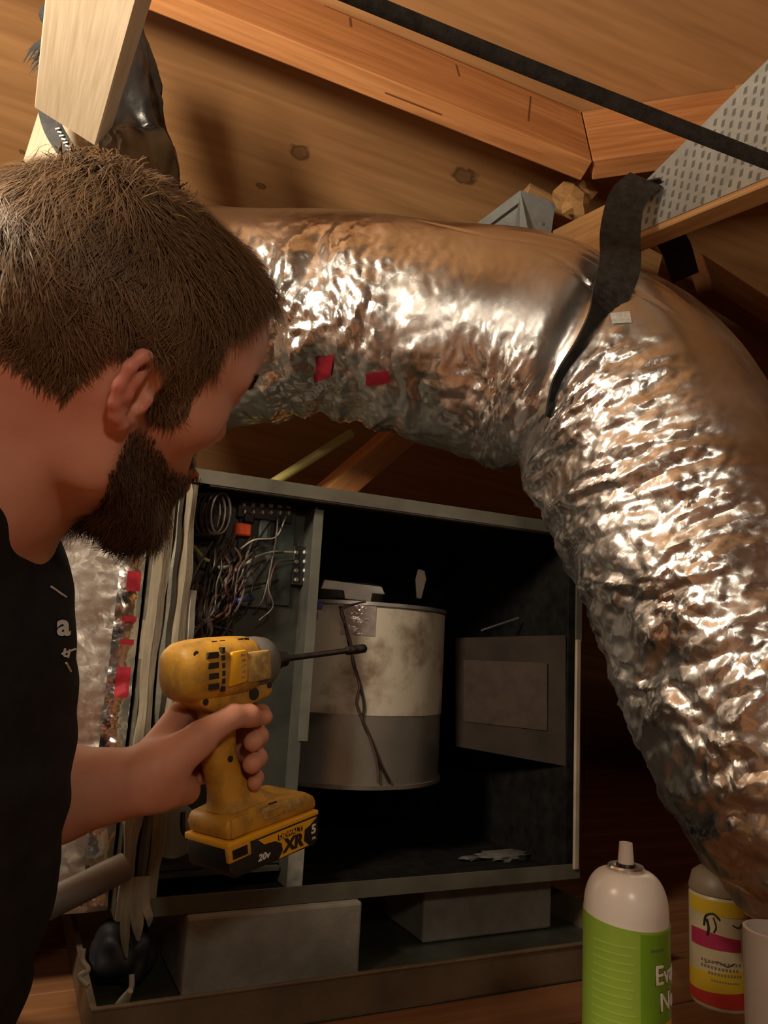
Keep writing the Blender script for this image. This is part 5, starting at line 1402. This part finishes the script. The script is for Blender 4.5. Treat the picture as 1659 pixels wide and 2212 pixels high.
# ---- print on the shirt
def shirt_print(body_txt, px, py, size, rot=0.0, bold=0.0):
    me = text_me(body_txt, size, 0.0, bold)
    ok = True
    ca, sa = math.cos(rot), math.sin(rot)
    for v_ in me.vertices:
        x = px + (v_.co.x * ca + v_.co.y * sa); y = py - (-v_.co.x * sa + v_.co.y * ca)
        p = shirt_pt(x, y, 0.0012)
        if p is None: p = shirt_pt(px, py, 0.0012); ok = False
        v_.co = Vector(p)
    return obj('shirt_print', me, M['white'], shirt)
SHIRT_TXT = True

# ================================================================== HAIR
body_bvh = BVHTree.FromPolygons([tuple(map(float, p)) for p in bvs], [tuple(map(int, x)) for x in bq])
def normals_of(me, n):
    a = np.zeros(n * 3, np.float32); me.vertices.foreach_get('normal', a); return a.reshape(-1, 3).astype(float)
bn = normals_of(bme, len(bvs))
def n3(p, s, seed):
    return np.stack([vnoise(p[:, 0] * s + p[:, 2] * s * 0.7, p[:, 1] * s + p[:, 2] * s * 0.4, seed + k) for k in range(3)], 1)
def strands(name, roots, nors, flow, length, width, seed, mat, parent, lift=0.45, bendk=0.25, nseg=5, clump=0.35, cs=70, jit=0.15):
    n = len(roots)
    d = flow + clump * n3(roots, cs, seed) + rng.normal(0, jit, (n, 3))
    d = d - nors * np.sum(d * nors, 1)[:, None]; d /= np.linalg.norm(d, axis=1)[:, None] + 1e-9
    side_ = np.cross(nors, d); side_ /= np.linalg.norm(side_, axis=1)[:, None] + 1e-9
    lf_ = lift * (0.6 + 0.8 * rng.random(n)); curl = rng.normal(0, 0.18, n)
    rows = []
    for k in range(nseg + 1):
        t = k / nseg
        p = roots + length[:, None] * ((t * d) + (t * lf_)[:, None] * nors - (bendk * t * t * lf_ / 0.45)[:, None] * nors + (curl * t * t)[:, None] * side_)
        w_ = width * (1 - 0.85 * t ** 1.5)
        rows += [p - side_ * w_[:, None], p + side_ * w_[:, None]]
    Vt = np.stack(rows, 1)                              # n, 2*(nseg+1), 3
    m_ = Vt.shape[1]; b_ = (np.arange(n) * m_)[:, None]
    fq = []
    for k in range(nseg): fq.append(np.concatenate([b_ + 2 * k, b_ + 2 * k + 1, b_ + 2 * k + 3, b_ + 2 * k + 2], 1))
    me = mesh_np(Vt.reshape(-1, 3), np.concatenate(fq), True)
    cv = np.clip(0.5 + 0.28 * rng.normal(0, 1, n) + 0.35 * vnoise(roots[:, 0] * 90, roots[:, 2] * 90 + roots[:, 1] * 60, seed + 9), 0, 1)
    cc = np.repeat(cv, m_); tt = np.tile(np.repeat(np.linspace(0, 1, nseg + 1), 2), n)
    ca = np.stack([cc, tt, np.zeros_like(cc), np.ones_like(cc)], 1).astype(np.float32)
    me.color_attributes.new('strand', 'FLOAT_COLOR', 'POINT').data.foreach_set('color', ca.ravel())
    o_ = obj(name, me, mat, parent); o_['kind'] = 'stuff'; return o_
def hair_mat(name, dark, light, tip):
    m, nt, b = newmat(name); L = nt.links
    b.inputs['Roughness'].default_value = 0.55; b.inputs['Specular IOR Level'].default_value = 0.25
    a = nt.nodes.new('ShaderNodeAttribute'); a.attribute_name = 'strand'
    sp_ = nt.nodes.new('ShaderNodeSeparateColor'); L.new(a.outputs['Color'], sp_.inputs['Color'])
    c_ = ramp(nt, sp_.outputs['Red'], [(0.15, dark), (0.85, light)])
    mx = nt.nodes.new('ShaderNodeMix'); mx.data_type = 'RGBA'
    ml = N_(nt, 'ShaderNodeMath', operation='MULTIPLY'); ml.inputs[1].default_value = 0.5; L.new(sp_.outputs['Green'], ml.inputs[0])
    L.new(ml.outputs[0], mx.inputs[0]); L.new(c_, mx.inputs[6]); mx.inputs[7].default_value = c4(tip)
    L.new(mx.outputs[2], b.inputs['Base Color']); return m
M['hair'] = hair_mat('brown_hair', (0.050, 0.026, 0.014), (0.165, 0.094, 0.047), (0.22, 0.135, 0.07))
M['beard'] = hair_mat('brown_beard', (0.028, 0.014, 0.008), (0.11, 0.055, 0.026), (0.13, 0.07, 0.035))
def sample(mask, count):
    vi = np.flatnonzero(mask > 0.25); w_ = mask[vi]; w_ = w_ / w_.sum()
    return rng.choice(vi, count, p=w_)
hm_ = col[:, 0].copy(); hm_[(lu < -0.09)] = 0
near_head = (np.abs(lf) < 0.16) & (np.abs(lr) < 0.12) & (np.abs(lu) < 0.14); hm_[~near_head] = 0
vi = sample(hm_, 46000)
rt = bvs[vi] + rng.normal(0, 0.0012, (len(vi), 3)); nr = bn[vi]
f_, r_, u_ = hl(rt)
crown = hp(-0.045, 0.0, 0.066)
away = rt - crown; away /= np.linalg.norm(away, axis=1)[:, None] + 1e-6
topw = sstep(0.02, 0.06, u_)
flow = away * 1.0 + hf[None] * (0.7 * topw)[:, None] + V(0, 0, -0.35)[None] * (1 - topw)[:, None] + hr[None] * (0.35 * topw * np.sign(r_))[:, None]
ln = 0.007 + 0.012 * sstep(-0.085, 0.0, u_) + 0.010 * sstep(0.0, 0.06, u_)
ln = ln + 0.014 * sstep(0.02, 0.07, f_) * sstep(0.0, 0.05, u_)
ln *= rng.uniform(0.6, 1.2, len(ln))
hair = strands('hair', rt, nr, flow, ln, np.full(len(ln), 0.00038) * rng.uniform(0.6, 1.4, len(ln)), 80, M['hair'], person, lift=0.45, bendk=0.35, clump=0.9, cs=60, jit=0.22)
# tuft standing up at the crown
tm = hm_ * np.exp(-((lf + 0.035) / 0.028) ** 2 - ((lu - 0.058) / 0.03) ** 2 - ((lr - 0.0) / 0.035) ** 2)
vi = sample(np.where(tm > 0.1, tm + 0.2, 0), 900)
rt = bvs[vi] + rng.normal(0, 0.001, (len(vi), 3)); nr = bn[vi]
strands('hair_tuft', rt, nr, n3(rt, 60, 90) + hf[None] * 0.3, rng.uniform(0.020, 0.040, len(vi)), np.full(len(vi), 0.00045), 95, M['hair'], hair, lift=1.15, bendk=0.5, clump=1.3, cs=90, jit=0.3)
bmk = col[:, 1].copy(); bmk[~((np.abs(lf - 0.03) < 0.12) & (np.abs(lr) < 0.09) & (lu > -0.2) & (lu < -0.05))] = 0
vi = sample(bmk, 17000)
rt = bvs[vi] + rng.normal(0, 0.0012, (len(vi), 3)); nr = bn[vi]
f_, r_, u_ = hl(rt)
flow = -hu[None] * 1.0 + hf[None] * 0.35 + V(0, 0, -0.5)[None] + np.zeros_like(rt)
lnb = (0.004 + 0.004 * sstep(-0.09, -0.11, u_) + 0.020 * sstep(-0.115, -0.15, u_)) * rng.uniform(0.55, 1.15, len(vi))
strands('beard', rt, nr, flow, lnb, np.full(len(vi), 0.00042), 120, M['beard'], person, lift=0.7, bendk=0.25, clump=0.8, cs=80, jit=0.3)
# eyebrows
ebm = np.zeros(len(bvs)); ebm[(np.abs(lu + 0.022) < 0.006) & (np.abs(lr) > 0.014) & (np.abs(lr) < 0.05) & (lf > 0.06) & (lf < 0.11)] = 1
vi = sample(ebm, 900); rt = bvs[vi]; nr = bn[vi]
strands('eyebrows', rt, nr, hr[None] * np.sign(hl(rt)[1])[:, None] + np.zeros_like(rt), rng.uniform(0.006, 0.010, len(vi)), np.full(len(vi), 0.0003), 140, M['beard'], person, lift=0.3)
if SHIRT_TXT:
    try:
        shirt_print('a', 134, 1352, 66, 0.0, 2.2); shirt_print('u', 141, 1408, 36, 0.25, 1.0); 
        for pts in ([(108, 1268), (128, 1282), (140, 1290)], [(140, 1432), (150, 1450)], [(132, 1412), (160, 1402)]):
            w_ = [shirt_pt(x, y, 0.001) for x, y in pts]
            if all(p is not None for p in w_): obj('shirt_print', tube_me(w_, 0.0008, 6, 12), M['white'], shirt)
    except Exception as e: print('shirt text', e)
